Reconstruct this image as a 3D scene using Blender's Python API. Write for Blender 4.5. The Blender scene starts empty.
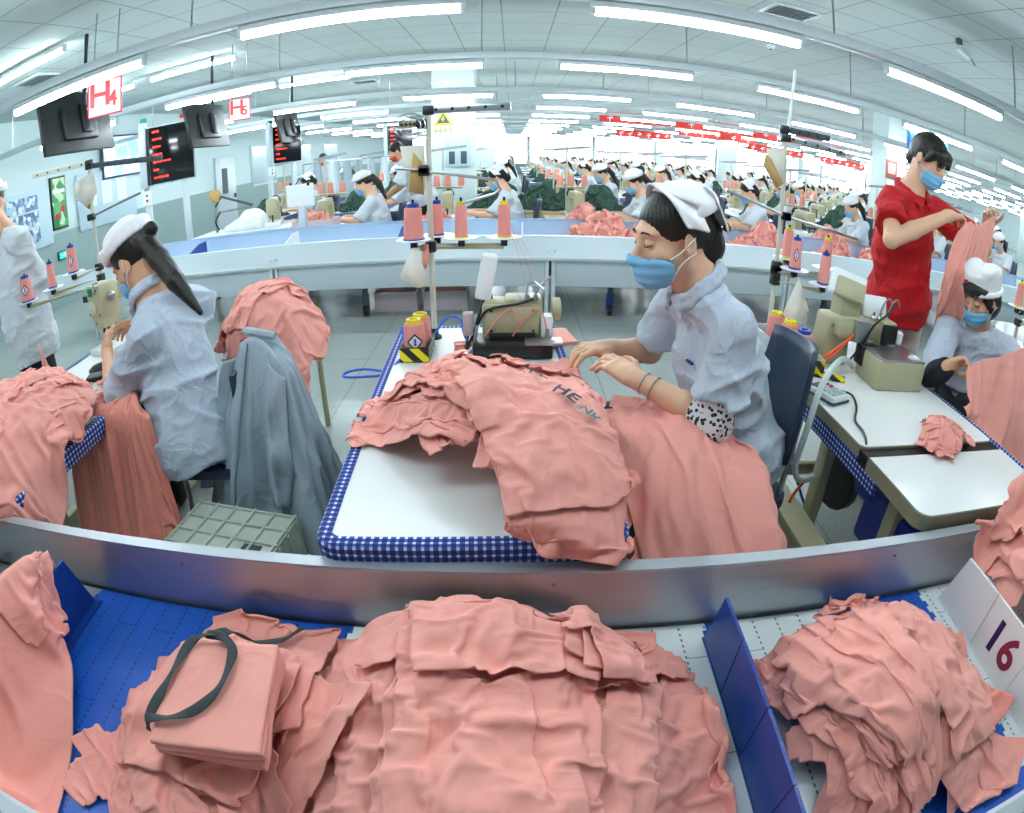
import bpy, bmesh, math, random
import numpy as np
from mathutils import Vector, Matrix, Euler
from math import sin, cos, pi, radians as rad
S = bpy.context.scene
C = S.collection
rng = np.random.default_rng(7)
random.seed(7)

# ---------- materials ----------
MATS = {}
def srgb(h):
    if isinstance(h, str):
        h = [int(h[i:i+2], 16)/255 for i in (0, 2, 4)]
    return tuple(c/12.92 if c <= .04045 else ((c+.055)/1.055)**2.4 for c in h)
class NT:
    def __init__(s, m): s.t = m.node_tree; s.n = s.t.nodes; s.l = s.t.links
    def add(s, typ, **kw):
        n = s.n.new(typ)
        for k, v in kw.items():
            if k.startswith('in_'): n.inputs[int(k[3:])].default_value = v
            else: setattr(n, k, v)
        return n
    def math(s, op, a, b=None, c=None):
        n = s.n.new('ShaderNodeMath'); n.operation = op
        for i, v in enumerate((a, b, c)):
            if v is None: continue
            if isinstance(v, (int, float)): n.inputs[i].default_value = v
            else: s.l.new(v, n.inputs[i])
        return n.outputs[0]
    def mix(s, fac, a, b):
        n = s.n.new('ShaderNodeMix'); n.data_type = 'RGBA'
        for i, v in ((0, fac), (6, a), (7, b)):
            if isinstance(v, (int, float)): n.inputs[i].default_value = v
            elif isinstance(v, tuple): n.inputs[i].default_value = (*v, 1)
            else: s.l.new(v, n.inputs[i])
        return n.outputs[2]
def mat(name, col, rough=.6, metal=0, noise=None, bump=None, emit=None, spec=.5, sheen=0, sss=0, alpha=1, trans=0, fn=None):
    """noise=(scale, amount): slight value variation; bump=(scale, strength)"""
    if name in MATS: return MATS[name]
    m = bpy.data.materials.new(name); m.use_nodes = True
    t = NT(m); b = t.n['Principled BSDF']
    c = srgb(col)
    b.inputs['Base Color'].default_value = (*c, 1)
    b.inputs['Roughness'].default_value = rough
    b.inputs['Metallic'].default_value = metal
    b.inputs['Specular IOR Level'].default_value = spec
    b.inputs['Alpha'].default_value = alpha
    b.inputs['Transmission Weight'].default_value = trans
    if sheen: b.inputs['Sheen Weight'].default_value = sheen
    if sss:
        b.inputs['Subsurface Weight'].default_value = sss
        b.inputs['Subsurface Radius'].default_value = (.012, .005, .003)
    if emit:
        b.inputs['Emission Color'].default_value = (*srgb(emit[0]), 1)
        b.inputs['Emission Strength'].default_value = emit[1]
    tc = t.add('ShaderNodeTexCoord')
    if noise:
        n = t.add('ShaderNodeTexNoise'); n.inputs['Scale'].default_value = noise[0]; n.inputs['Detail'].default_value = 4
        t.l.new(tc.outputs['Object'], n.inputs['Vector'])
        k = t.math('MULTIPLY_ADD', n.outputs['Fac'], 2*noise[1], 1-noise[1])
        h = t.add('ShaderNodeHueSaturation'); h.inputs['Color'].default_value = (*c, 1)
        t.l.new(k, h.inputs['Value']); t.l.new(h.outputs[0], b.inputs['Base Color'])
    if bump:
        n = t.add('ShaderNodeTexNoise'); n.inputs['Scale'].default_value = bump[0]; n.inputs['Detail'].default_value = 3
        t.l.new(tc.outputs['Object'], n.inputs['Vector'])
        u = t.add('ShaderNodeBump'); u.inputs['Strength'].default_value = bump[1]; u.inputs['Distance'].default_value = .01
        t.l.new(n.outputs['Fac'], u.inputs['Height']); t.l.new(u.outputs[0], b.inputs['Normal'])
    if fn: fn(t, b, tc)
    MATS[name] = m
    return m

# ---------- mesh building ----------
class MB:
    def __init__(s): s.v = []; s.f = []; s.mi = []; s.cur = 0
    def add(s, v, f):
        o = len(s.v); s.v += [tuple(map(float, p)) for p in v]; s.f += [tuple(i+o for i in q) for q in f]; s.mi += [s.cur]*len(f); return s
    def m(s, i): s.cur = i; return s
    def box(s, c, d, rot=None, bev=0.0, taper=None):
        """box centre c, size d; chamfered when bev > 0; rot = Euler tuple"""
        x, y, z = d[0]/2, d[1]/2, d[2]/2
        if bev <= 0:
            v = [(a*x, b*y, e*z) for a in (-1, 1) for b in (-1, 1) for e in (-1, 1)]
            f = [(0,1,3,2),(4,6,7,5),(0,4,5,1),(2,3,7,6),(0,2,6,4),(1,5,7,3)]
        else:
            bm = bmesh.new(); bmesh.ops.create_cube(bm, size=1)
            for q in bm.verts: q.co = Vector((q.co.x*d[0], q.co.y*d[1], q.co.z*d[2]))
            bmesh.ops.bevel(bm, geom=bm.edges[:], offset=min(bev, .49*min(d)), segments=2, profile=.5, affect='EDGES')
            bm.verts.index_update()
            v = [tuple(q.co) for q in bm.verts]; f = [tuple(q.index for q in p.verts) for p in bm.faces]; bm.free()
        if taper:
            v = [(p[0]*(1+(taper[0]-1)*(p[2]/d[2]+.5)), p[1]*(1+(taper[1]-1)*(p[2]/d[2]+.5)), p[2]) for p in v]
        M = Euler(rot).to_matrix() if rot else Matrix.Identity(3)
        return s.add([M @ Vector(p) + Vector(c) for p in v], f)
    def cyl(s, a, b, r, r2=None, n=12, cap=True):
        return s.tube([a, b], [r, r if r2 is None else r2], n, cap)
    def tube(s, pts, r, n=8, cap=True, closed=False):
        P = [Vector(p) for p in pts]; k = len(P)
        if isinstance(r, (int, float)): r = [r]*k
        if k < 2: return s
        T = []
        for i in range(k):
            if closed: t = P[(i+1) % k]-P[i-1]
            else: t = P[min(i+1, k-1)]-P[max(i-1, 0)]
            T.append(t.normalized() if t.length > 1e-9 else Vector((0, 0, 1)))
        u = T[0].orthogonal().normalized(); v = []
        for i in range(k):
            u = (u-T[i]*u.dot(T[i]))
            u = u.normalized() if u.length > 1e-6 else T[i].orthogonal().normalized()
            w = T[i].cross(u)
            v += [P[i]+(u*cos(2*pi*j/n)+w*sin(2*pi*j/n))*r[i] for j in range(n)]
        f = []
        for i in range(k if closed else k-1):
            a, b = i*n, ((i+1) % k)*n
            f += [(a+j, a+(j+1) % n, b+(j+1) % n, b+j) for j in range(n)]
        if cap and not closed: f += [tuple(range(n-1, -1, -1)), tuple((k-1)*n+j for j in range(n))]
        return s.add(v, f)
    def lathe(s, prof, c=(0, 0, 0), n=20, axis=None):
        """prof: [(r, z)]"""
        M = Vector((0, 0, 1)).rotation_difference(Vector(axis)).to_matrix() if axis else Matrix.Identity(3)
        v = []; f = []
        for r, z in prof: v += [M @ Vector((r*cos(2*pi*j/n), r*sin(2*pi*j/n), z))+Vector(c) for j in range(n)]
        for i in range(len(prof)-1):
            f += [(i*n+j, i*n+(j+1) % n, (i+1)*n+(j+1) % n, (i+1)*n+j) for j in range(n)]
        if prof[0][0] > 1e-5: f.append(tuple(range(n-1, -1, -1)))
        if prof[-1][0] > 1e-5: f.append(tuple((len(prof)-1)*n+j for j in range(n)))
        return s.add(v, f)
    def prism(s, poly, a, b, plane='xy'):
        """extrude 2D polygon between a and b along the remaining axis"""
        n = len(poly); v = []
        for h in (a, b):
            for p in poly:
                v.append({'xy': (p[0], p[1], h), 'xz': (p[0], h, p[1]), 'yz': (h, p[0], p[1])}[plane])
        f = [tuple(range(n-1, -1, -1)), tuple(range(n, 2*n))] + [(i, (i+1) % n, n+(i+1) % n, n+i) for i in range(n)]
        return s.add(v, f)
    def grid(s, P):
        nu, nv = P.shape[:2]
        return s.add(P.reshape(-1, 3), [(i*nv+j, (i+1)*nv+j, (i+1)*nv+j+1, i*nv+j+1) for i in range(nu-1) for j in range(nv-1)])
    def xf(s, M):
        s.v = [tuple(M @ Vector(p)) for p in s.v]; return s
    def mesh(s, name, mats, smooth=None):
        me = bpy.data.meshes.new(name); me.from_pydata(s.v, [], s.f)
        for m in (mats if isinstance(mats, (list, tuple)) else [mats]): me.materials.append(m)
        if max(s.mi, default=0): me.polygons.foreach_set('material_index', s.mi)
        bm = bmesh.new(); bm.from_mesh(me); bmesh.ops.recalc_face_normals(bm, faces=bm.faces)
        if smooth is None:
            for e in bm.edges: e.smooth = len(e.link_faces) != 2 or e.calc_face_angle(0) < .6
            for q in bm.faces: q.smooth = True
        elif smooth:
            for q in bm.faces: q.smooth = True
        bm.to_mesh(me); bm.free(); me.update()
        return me
def link(name, me, parent=None, loc=None, rz=0):
    o = bpy.data.objects.new(name, me); C.objects.link(o)
    if parent: o.parent = parent
    if loc is not None: o.location = loc
    if rz: o.rotation_euler = (0, 0, rz)
    return o
def obj(name, mb, mats, parent=None, loc=None, rz=0, smooth=None):
    return link(name, mb.mesh(name, mats, smooth), parent, loc, rz)
def tag(o, label, cat, group=None, kind=None):
    if label: o['label'] = label
    if cat: o['category'] = cat
    if group: o['group'] = group
    if kind: o['kind'] = kind
    return o
def thing(name, label, cat, loc=(0, 0, 0), rz=0, group=None):
    o = bpy.data.objects.new(name, None); C.objects.link(o); o.empty_display_size = .05
    o.location = loc; o.rotation_euler = (0, 0, rz)
    return tag(o, label, cat, group)
def struct(name, mb, mats, loc=None):
    o = obj(name, mb, mats, None, loc); o['kind'] = 'structure'; return o
def dup(root, loc=None, rz=None, label=None, group=None, scale=None):
    r = root.copy(); C.objects.link(r)
    if loc is not None: r.location = loc
    if rz is not None: r.rotation_euler = (0, 0, rz)
    if scale: r.scale = (scale,)*3
    if label: r['label'] = label
    if group: r['group'] = group
    def kids(a, b):
        for ch in list(a.children):
            d = ch.copy(); C.objects.link(d); d.parent = b; d.matrix_parent_inverse = ch.matrix_parent_inverse.copy()
            kids(ch, d)
    kids(root, r)
    return r
def kid_meshes(o):
    return [o]+[x for ch in o.children for x in kid_meshes(ch)]
def bez(pts, n=8):
    """Catmull-Rom through points"""
    P = np.array(pts, float); P = np.vstack([2*P[0]-P[1], P, 2*P[-1]-P[-2]]); out = []
    for i in range(1, len(P)-2):
        for t in np.linspace(0, 1, n, endpoint=False):
            a, b, c, d = P[i-1:i+3]
            out.append(.5*(2*b+(c-a)*t+(2*a-5*b+4*c-d)*t*t+(3*b-a-3*c+d)*t**3))
    out.append(P[-2]); return np.array(out)

# ---------- value noise ----------
_perm = np.random.default_rng(3).random((32, 32, 32)).astype(np.float32)
def vnoise(p):
    p = np.asarray(p, np.float32); i = np.floor(p).astype(int); f = p-i; f = f*f*(3-2*f); i &= 31; j = (i+1) & 31
    x0, y0, z0 = i[..., 0], i[..., 1], i[..., 2]; x1, y1, z1 = j[..., 0], j[..., 1], j[..., 2]
    fx, fy, fz = f[..., 0], f[..., 1], f[..., 2]; g = _perm
    a = g[x0, y0, z0]*(1-fx)+g[x1, y0, z0]*fx; b = g[x0, y1, z0]*(1-fx)+g[x1, y1, z0]*fx
    c = g[x0, y0, z1]*(1-fx)+g[x1, y0, z1]*fx; d = g[x0, y1, z1]*(1-fx)+g[x1, y1, z1]*fx
    return ((a*(1-fy)+b*fy)*(1-fz)+(c*(1-fy)+d*fy)*fz)*2-1

# ---------- signed-distance modelling (smooth unions, meshed with surface nets) ----------
class SDF:
    def __init__(s): s.ops = []; s.lo = np.full(3, 1e9); s.hi = -s.lo; s.post = None
    def _b(s, *pr):
        for p, r in pr: s.lo = np.minimum(s.lo, np.array(p)-r); s.hi = np.maximum(s.hi, np.array(p)+r)
    def cap(s, a, b, ra, rb=None, k=.01, sub=False):
        a = np.array(a, float); b = np.array(b, float); rb = ra if rb is None else rb
        if not sub: s._b((a, ra), (b, rb))
        ab = b-a; L = max(float(ab@ab), 1e-12)
        def f(p):
            t = np.clip(((p-a)@ab)/L, 0, 1)
            return np.linalg.norm(p-a-t[:, None]*ab, axis=1)-(ra+(rb-ra)*t)
        s.ops.append((f, k, sub)); return s
    def chain(s, pts, rs, k=.01):
        for i in range(len(pts)-1): s.cap(pts[i], pts[i+1], rs[i], rs[i+1], k)
        return s
    def ell(s, c, r, rot=None, k=.01, sub=False):
        c = np.array(c, float); r = np.array(r, float)
        M = np.array(Euler(rot).to_matrix()) if rot is not None and len(np.shape(rot)) == 1 else (np.array(rot) if rot is not None else np.eye(3))
        if not sub: s._b((c, r.max()))
        def f(p):
            q = (p-c)@M; k0 = np.linalg.norm(q/r, axis=1); k1 = np.linalg.norm(q/r**2, axis=1)+1e-9
            return k0*(k0-1)/k1
        s.ops.append((f, k, sub)); return s
    def box(s, c, d, rnd=.005, rot=None, k=.005, sub=False):
        c = np.array(c, float); h = np.array(d, float)/2-rnd
        M = np.array(Euler(rot).to_matrix()) if rot is not None and len(np.shape(rot)) == 1 else (np.array(rot) if rot is not None else np.eye(3))
        if not sub: s._b((c, np.linalg.norm(h)+rnd))
        def f(p):
            q = np.abs((p-c)@M)-h
            return np.linalg.norm(np.maximum(q, 0), axis=1)+np.minimum(q.max(1), 0)-rnd
        s.ops.append((f, k, sub)); return s
    def ev(s, p, near=None):
        d = None; ops = s.ops
        if near is not None:
            c = near[0][None]; ec = [float(f(c)[0]) for f, k, sub in ops]; m = min(e for e, q in zip(ec, ops) if not q[2])
            lim = max(m, 0)+2.2*near[1]+.06; ops = [q for e, q in zip(ec, ops) if e < (lim if not q[2] else 1.3*near[1]+.06)]
        for f, k, sub in ops:
            if d is None and sub: continue
            e = f(p)
            if d is None: d = e; continue
            if sub:
                h = np.clip(.5-.5*(d+e)/k, 0, 1); d = d*(1-h)-e*h+k*h*(1-h)
            else:
                h = np.clip(.5+.5*(d-e)/k, 0, 1); d = d*(1-h)+e*h-k*h*(1-h)
        if s.post: d = s.post(p, d)
        return d
    def mesh(s, h, clip=None):
        lo = s.lo-2.5*h-.01; hi = s.hi+2.5*h+.01
        if clip is not None: lo = np.maximum(lo, clip[0]); hi = np.minimum(hi, clip[1])
        B = 8; n = np.maximum(1, np.ceil((hi-lo)/(h*B)).astype(int))
        G = np.stack(np.meshgrid(*[np.arange(k) for k in n], indexing='ij'), -1).reshape(-1, 3)
        cen = lo+(G+.5)*B*h; d = s.ev(cen); act = np.abs(d) < B*h*.87+.012
        F = np.repeat(np.repeat(np.repeat(d.reshape(n), B, 0), B, 1), B, 2).astype(np.float32)
        A = G[act]; o = np.stack(np.meshgrid(*[np.arange(B)]*3, indexing='ij'), -1).reshape(-1, 3)
        key = (A//3) @ np.array([1, 1000, 1000000]); od = np.argsort(key, kind='stable'); A = A[od]; cuts = np.flatnonzero(np.diff(key[od]))+1
        for Aq in np.split(A, cuts):
            I = (Aq[:, None]*B+o[None]).reshape(-1, 3); pt = lo+(I+.5)*h; cc = (pt.min(0)+pt.max(0))/2; R_ = float(np.linalg.norm(pt.max(0)-pt.min(0)))/2
            F[I[:, 0], I[:, 1], I[:, 2]] = s.ev(pt, (cc, R_))
        return snet(F, lo+.5*h, h)
def snet(F, org, h):
    s = F < 0; nx, ny, nz = F.shape
    acc = np.zeros((nx-1, ny-1, nz-1, 3), np.float32); cnt = np.zeros((nx-1, ny-1, nz-1), np.float32)
    c = [(a, b, e) for a in (0, 1) for b in (0, 1) for e in (0, 1)]
    sl = lambda q: F[q[0]:nx-1+q[0], q[1]:ny-1+q[1], q[2]:nz-1+q[2]]
    t8 = sum((sl(q) < 0).astype(np.int8) for q in c); idx = np.argwhere((t8 > 0) & (t8 < 8))
    P = np.zeros((len(idx), 3)); N = np.zeros(len(idx))
    val = {q: F[idx[:, 0]+q[0], idx[:, 1]+q[1], idx[:, 2]+q[2]] for q in c}
    for q in c:
        for ax in range(3):
            if q[ax]: continue
            r = list(q); r[ax] = 1; r = tuple(r); a, b = val[q], val[r]; m = (a < 0) != (b < 0)
            t = a/np.where(m, a-b, 1); pt = np.array(q, float)+np.eye(3)[ax]*t[:, None]; P[m] += pt[m]; N[m] += 1
    V = org+(idx+P/N[:, None])*h
    M = np.full((nx, ny, nz), -1, np.int64); M[idx[:, 0], idx[:, 1], idx[:, 2]] = np.arange(len(idx))
    faces = []
    for ax in range(3):
        a = np.moveaxis(s, ax, 0); e = np.argwhere(a[:-1] != a[1:]); flip = a[:-1][tuple(e.T)]
        u, w = [i for i in range(3) if i != ax]
        E = np.zeros_like(e); E[:, ax] = e[:, 0]; E[:, u] = e[:, 1]; E[:, w] = e[:, 2]
        ok = (E[:, u] > 0) & (E[:, w] > 0) & (E[:, u] < F.shape[u]-1) & (E[:, w] < F.shape[w]-1); E = E[ok]; flip = flip[ok]
        q = []
        for du, dw in ((1, 1), (0, 1), (0, 0), (1, 0)):
            I = E.copy(); I[:, u] -= du; I[:, w] -= dw; q.append(M[I[:, 0], I[:, 1], I[:, 2]])
        q = np.stack(q, 1); q = q[(q >= 0).all(1)] if (q < 0).any() else q
        faces.append(q if True else None)
    return V, np.vstack(faces)
def vf_mesh(name, V, Fc, mats, cut=None, smooth=True, iters=0):
    me = bpy.data.meshes.new(name); me.from_pydata(V.tolist(), [], Fc.tolist())
    for m in (mats if isinstance(mats, (list, tuple)) else [mats]): me.materials.append(m)
    bm = bmesh.new(); bm.from_mesh(me); bmesh.ops.recalc_face_normals(bm, faces=bm.faces)
    for _ in range(iters): bmesh.ops.smooth_vert(bm, verts=bm.verts, factor=.5, use_axis_x=True, use_axis_y=True, use_axis_z=True)
    for q in bm.faces: q.smooth = smooth
    bm.to_mesh(me); bm.free(); me.update(); return me
def sdf_obj(name, s, h, mats, parent=None, iters=1, keep=None, origin=None):
    """keep(V)->bool array: faces whose every vertex is kept"""
    V, Fc = s.mesh(h)
    if keep is not None:
        k = keep(V); Fc = Fc[k[Fc].all(1)]; u, inv = np.unique(Fc, return_inverse=True); V = V[u]; Fc = inv.reshape(-1, 4)
    if origin is not None: V = V-np.array(origin)
    return link(name, vf_mesh(name, V, Fc, mats, iters=iters), parent)

# ---------- cloth ----------
class HF:
    """top-surface height map of what lies under the cloth"""
    def __init__(s, x0, x1, y0, y1, z, h=.008):
        s.x0, s.y0, s.h = x0, y0, h; s.z = np.full((int((x1-x0)/h)+2, int((y1-y0)/h)+2), float(z))
    def rect(s, x0, x1, y0, y1, z):
        i = lambda v, o, m: int(np.clip(round((v-o)/s.h), 0, m)); a, b = s.z.shape
        s.z[i(x0, s.x0, a):i(x1, s.x0, a), i(y0, s.y0, b):i(y1, s.y0, b)] = z; return s
    def ramp_y(s, x0, x1, ya, za, yb, zb):
        for y in np.arange(ya, yb, s.h): s.rect(x0, x1, y-.5*s.h, y+.5*s.h+1e-6, za+(zb-za)*(y-ya)/(yb-ya))
        return s
    def mound(s, cx, cy, rx, ry, hh, p=2.):
        X = s.x0+np.arange(s.z.shape[0])*s.h; Y = s.y0+np.arange(s.z.shape[1])*s.h
        q = ((X[:, None]-cx)/rx)**2+((Y[None]-cy)/ry)**2
        s.z = s.z+hh*np.clip(1-q**(p/2), 0, 1)**.8; return s
    def at(s, x, y):
        u = np.clip((x-s.x0)/s.h, 0, s.z.shape[0]-1.01); v = np.clip((y-s.y0)/s.h, 0, s.z.shape[1]-1.01)
        i = u.astype(int); j = v.astype(int); f = u-i; g = v-j; z = s.z
        return (z[i, j]*(1-f)+z[i+1, j]*f)*(1-g)+(z[i, j+1]*(1-f)+z[i+1, j+1]*f)*g
    def stamp(s, P, mask, th=.004):
        Q = P.copy()
        for ax in (0, 1):
            a = np.moveaxis(Q, ax, 0); n = a.shape[0]; t = np.linspace(0, n-1, 4*(n-1)+1); i = np.minimum(t.astype(int), n-2); f = (t-i)[:, None, None]
            Q = np.moveaxis(a[i]*(1-f)+a[i+1]*f, 0, ax)
        m = mask
        for ax in (0, 1):
            a = np.moveaxis(m, ax, 0); n = a.shape[0]; t = np.linspace(0, n-1, 4*(n-1)+1); m = np.moveaxis(a[np.minimum((t+.5).astype(int), n-1)], 0, ax)
        Q = Q[m]; i = np.round((Q[:, 0]-s.x0)/s.h).astype(int); j = np.round((Q[:, 1]-s.y0)/s.h).astype(int)
        ok = (i >= 0) & (j >= 0) & (i < s.z.shape[0]) & (j < s.z.shape[1])
        np.maximum.at(s.z, (i[ok], j[ok]), Q[ok, 2]+th)
        z = s.z; k = np.maximum(z, .25*(np.roll(z, 1, 0)+np.roll(z, -1, 0)+np.roll(z, 1, 1)+np.roll(z, -1, 1))); s.z[1:-1, 1:-1] = k[1:-1, 1:-1]
def tee_mask(nu, nv, kind='tee'):
    """garment outline on the grid, u across, v along"""
    u = np.linspace(-1, 1, nu)[:, None]+np.zeros((1, nv)); v = np.linspace(0, 1, nv)[None]+np.zeros((nu, 1))
    if kind == 'tee':
        m = (np.abs(u) < .62+.03*v) | ((v > .68) & (np.abs(u) > .5) & (v-.68 > -.02+.10*(np.abs(u)-.62)) & (v < 1.02-.25*np.maximum(np.abs(u)-.25, 0)))
        m &= ~((u/.24)**2+((v-1.02)/.10)**2 < 1)
    elif kind == 'leg':
        m = (np.abs(u) < .7+.3*v) & ~((v < .45) & (np.abs(u) < .10))
    else:
        m = np.ones((nu, nv), bool); m &= ~((np.abs(u) > .93) & (v > .94))
    return m
class Cloth:
    def __init__(s, nu, nv, sp, mask=None, bend=.12, seed=0):
        s.nu, s.nv, s.sp = nu, nv, sp; s.mask = np.ones((nu, nv), bool) if mask is None else mask
        I = np.arange(nu*nv).reshape(nu, nv); M = s.mask; s.batches = []
        def add(du, dv, L, st):
            a = I[max(0, -du):nu-max(0, du), max(0, -dv):nv-max(0, dv)]; b = I[max(0, du):nu+min(0, du), max(0, dv):nv+min(0, dv)]
            ok = M.reshape(-1)[a] & M.reshape(-1)[b]
            gi, gj = np.meshgrid(np.arange(a.shape[0]), np.arange(a.shape[1]), indexing='ij')
            key = (gi//abs(du)) % 2 if du else (gj//abs(dv)) % 2
            for q in (0, 1):
                w = ok & (key == q)
                if w.any(): s.batches.append((a[w], b[w], L, st))
        add(1, 0, sp, 1); add(0, 1, sp, 1); add(1, 1, sp*2**.5, .5); add(1, -1, sp*2**.5, .5)
        add(2, 0, 2*sp, bend); add(0, 2, 2*sp, bend)
    def run(s, P, collide, steps=60, iters=10, pins=None, damp=.97, g=.0018, stretch=1.0, settle=.0):
        P = P.reshape(-1, 3).copy(); V = np.zeros_like(P); w = np.ones(len(P))
        if pins is not None:
            pid = np.array(pins); w[pid] = 0; pp = P[pid].copy()
        for t in range(steps):
            Q = P.copy(); V[:, 2] -= g; P = P+V*w[:, None]
            for k in range(iters):
                for a, b, L, st in s.batches:
                    d = P[b]-P[a]; l = np.sqrt((d*d).sum(1))+1e-9; L2 = L*stretch
                    wa, wb = w[a], w[b]; c = (st*(l-L2)/l/np.maximum(wa+wb, 1e-6))[:, None]*d
                    P[a] += c*wa[:, None]; P[b] -= c*wb[:, None]
                if k % 3 == 2 or k == iters-1: P = collide(P, Q)
                if pins is not None: P[pid] = pp
            V = (P-Q)*damp; n = np.sqrt((V*V).sum(1)); V *= np.minimum(1, .02/(n+1e-9))[:, None]
        return P.reshape(s.nu, s.nv, 3)
def col_hf(hf, th=.004, mu=.6, extra=None):
    def f(P, Q):
        z = hf.at(P[:, 0], P[:, 1])+th; m = P[:, 2] < z
        P[m, 2] = z[m]; P[m, :2] = P[m, :2]*(1-mu)+Q[m, :2]*mu
        if extra:
            for e in extra: P = e(P, Q)
        return P
    return f
def clamp_y(a, b):
    def f(P, Q): P[:, 1] = np.clip(P[:, 1], a, b); return P
    return f
def col_cap(a, b, r, mu=.5):
    a = np.array(a, float); b = np.array(b, float); ab = b-a; L = ab@ab
    def f(P, Q):
        t = np.clip(((P-a)@ab)/L, 0, 1); d = P-a-t[:, None]*ab; l = np.linalg.norm(d, axis=1)+1e-9; m = l < r
        P[m] += (d*(r/l-1)[:, None])[m]; P[m] = P[m]*(1-mu*.5)+Q[m]*mu*.5
        return P
    return f
def col_box(c, h, mu=.5):
    c = np.array(c, float); h = np.array(h, float)
    def f(P, Q):
        q = P-c; a = h-np.abs(q); m = (a > 0).all(1)
        if m.any():
            ax = a[m].argmin(1); R = P[m]; i = np.arange(len(R)); R[i, ax] = c[ax]+np.sign(q[m][i, ax])*h[ax]; P[m] = R*(1-mu*.3)+Q[m]*mu*.3
        return P
    return f
def cloth_obj(name, P, mask, mats, th=.002, sub=1, parent=None):
    nu, nv = mask.shape; Fq = mask[:-1, :-1] & mask[1:, :-1] & mask[:-1, 1:] & mask[1:, 1:]
    I = np.arange(nu*nv).reshape(nu, nv); q = np.stack([I[:-1, :-1][Fq], I[1:, :-1][Fq], I[1:, 1:][Fq], I[:-1, 1:][Fq]], 1)
    u, inv = np.unique(q, return_inverse=True); V = P.reshape(-1, 3)[u]; q = inv.reshape(-1, 4)
    org = np.array([V[:, 0].mean(), V[:, 1].mean(), V[:, 2].min()]); 
    if parent: org = np.zeros(3)
    me = bpy.data.meshes.new(name); me.from_pydata((V-org).tolist(), [], q.tolist()); me.materials.append(mats)
    me.polygons.foreach_set('use_smooth', [True]*len(q)); me.update()
    o = link(name, me, parent, None if parent else org)
    md = o.modifiers.new('s', 'SUBSURF'); md.levels = md.render_levels = sub
    if th:
        md = o.modifiers.new('t', 'SOLIDIFY'); md.thickness = th; md.offset = 0
    return o
def sheet_init(nu, nv, sp, cx, cy, rz, cu=.8, cv=.9, z0=0., amp=.02, seed=0, hf=None, fan=0., skew=0., fq=1.):
    """gathered starting state: compressed by cu, cv with rumples of amplitude amp; fan spreads one end"""
    u = (np.arange(nu)-(nu-1)/2)*sp; v = (np.arange(nv)-(nv-1)/2)*sp; U, W = np.meshgrid(u, v, indexing='ij')
    L = v[-1]+1e-9; fs = 1+fan*W/L
    x = U*cu*fs+skew*W; y = W*cv
    r = np.random.default_rng(seed); o = r.random(3)*20
    n = .9*vnoise(np.stack([U*17*fq+o[0], W*6*fq+o[1], U*0+o[2]], -1))+.7*vnoise(np.stack([U*7*fq+o[1], W*10*fq+o[2], U*0+o[0]], -1))+.3*vnoise(np.stack([U*34*fq+o[2], W*16*fq+o[0], U*0+o[1]], -1))
    x = x+.012*vnoise(np.stack([U*10+3, W*10+o[0], U*0], -1)); y = y+.012*vnoise(np.stack([U*10+9, W*10+o[1], U*0+4], -1))
    c, s_ = cos(rz), sin(rz); X = cx+x*c-y*s_; Y = cy+x*s_+y*c
    Z = z0+amp*(n+1)
    if hf is not None: Z = Z+hf.at(X, Y)+.006
    return np.stack([X, Y, Z], -1)
def garment(hf, cx, cy, rz=0., size=(.62, .72), sp=.016, cu=.75, cv=.9, amp=.03, seed=0, kind='tee', fan=0., skew=0., steps=45, iters=8, mu=.7, th=.005, bend=.03, label=None, group=None, m=None, name='garment', extra=None, loft=.006, sub=1, cat='garment', fq=1.):
    nu = int(size[0]/sp)+1; nv = int(size[1]/sp)+1; mask = tee_mask(nu, nv, kind)
    c = Cloth(nu, nv, sp, mask, bend)
    P = sheet_init(nu, nv, sp, cx, cy, rz, cu, cv, 0, amp, seed, hf, fan, skew, fq)
    P = c.run(P, col_hf(hf, th, mu, extra), steps, iters)
    hf.stamp(P, mask, loft)
    o = cloth_obj(name, P, mask, m or PINK, sub=sub); tag(o, label, cat, group)
    o['kind'] = 'thing'
    return o, P
def f_crease(scale, dist, strength, fine=420, fs=.0006, aniso=(1, 1, 1)):
    def f(t, b, tc):
        mp = t.add('ShaderNodeMapping'); mp.inputs['Scale'].default_value = aniso; t.l.new(tc.outputs['Object'], mp.inputs[0])
        n = t.add('ShaderNodeTexNoise'); n.inputs['Scale'].default_value = scale; n.inputs['Detail'].default_value = 2.5; n.inputs['Roughness'].default_value = .45; n.inputs['Distortion'].default_value = 1.1; t.l.new(mp.outputs[0], n.inputs['Vector'])
        r = t.math('POWER', t.math('SUBTRACT', 1., t.math('ABSOLUTE', t.math('MULTIPLY_ADD', n.outputs['Fac'], 4., -2.))), 2.)
        w = t.add('ShaderNodeTexNoise'); w.inputs['Scale'].default_value = fine; t.l.new(tc.outputs['Object'], w.inputs['Vector'])
        u = t.add('ShaderNodeBump'); u.inputs['Strength'].default_value = strength; u.inputs['Distance'].default_value = dist; t.l.new(r, u.inputs['Height'])
        v = t.add('ShaderNodeBump'); v.inputs['Strength'].default_value = .5; v.inputs['Distance'].default_value = fs; t.l.new(w.outputs['Fac'], v.inputs['Height']); t.l.new(u.outputs[0], v.inputs['Normal']); t.l.new(v.outputs[0], b.inputs['Normal'])
    return f
PINK = mat('pink_jersey', 'f4a598', .85, sheen=.15, noise=(3, .04), fn=f_crease(6, .006, .3))
PINK2 = mat('pink_jersey_deep', 'e8907f', .85, sheen=.15, noise=(3, .05), fn=f_crease(8, .006, .5))
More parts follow.
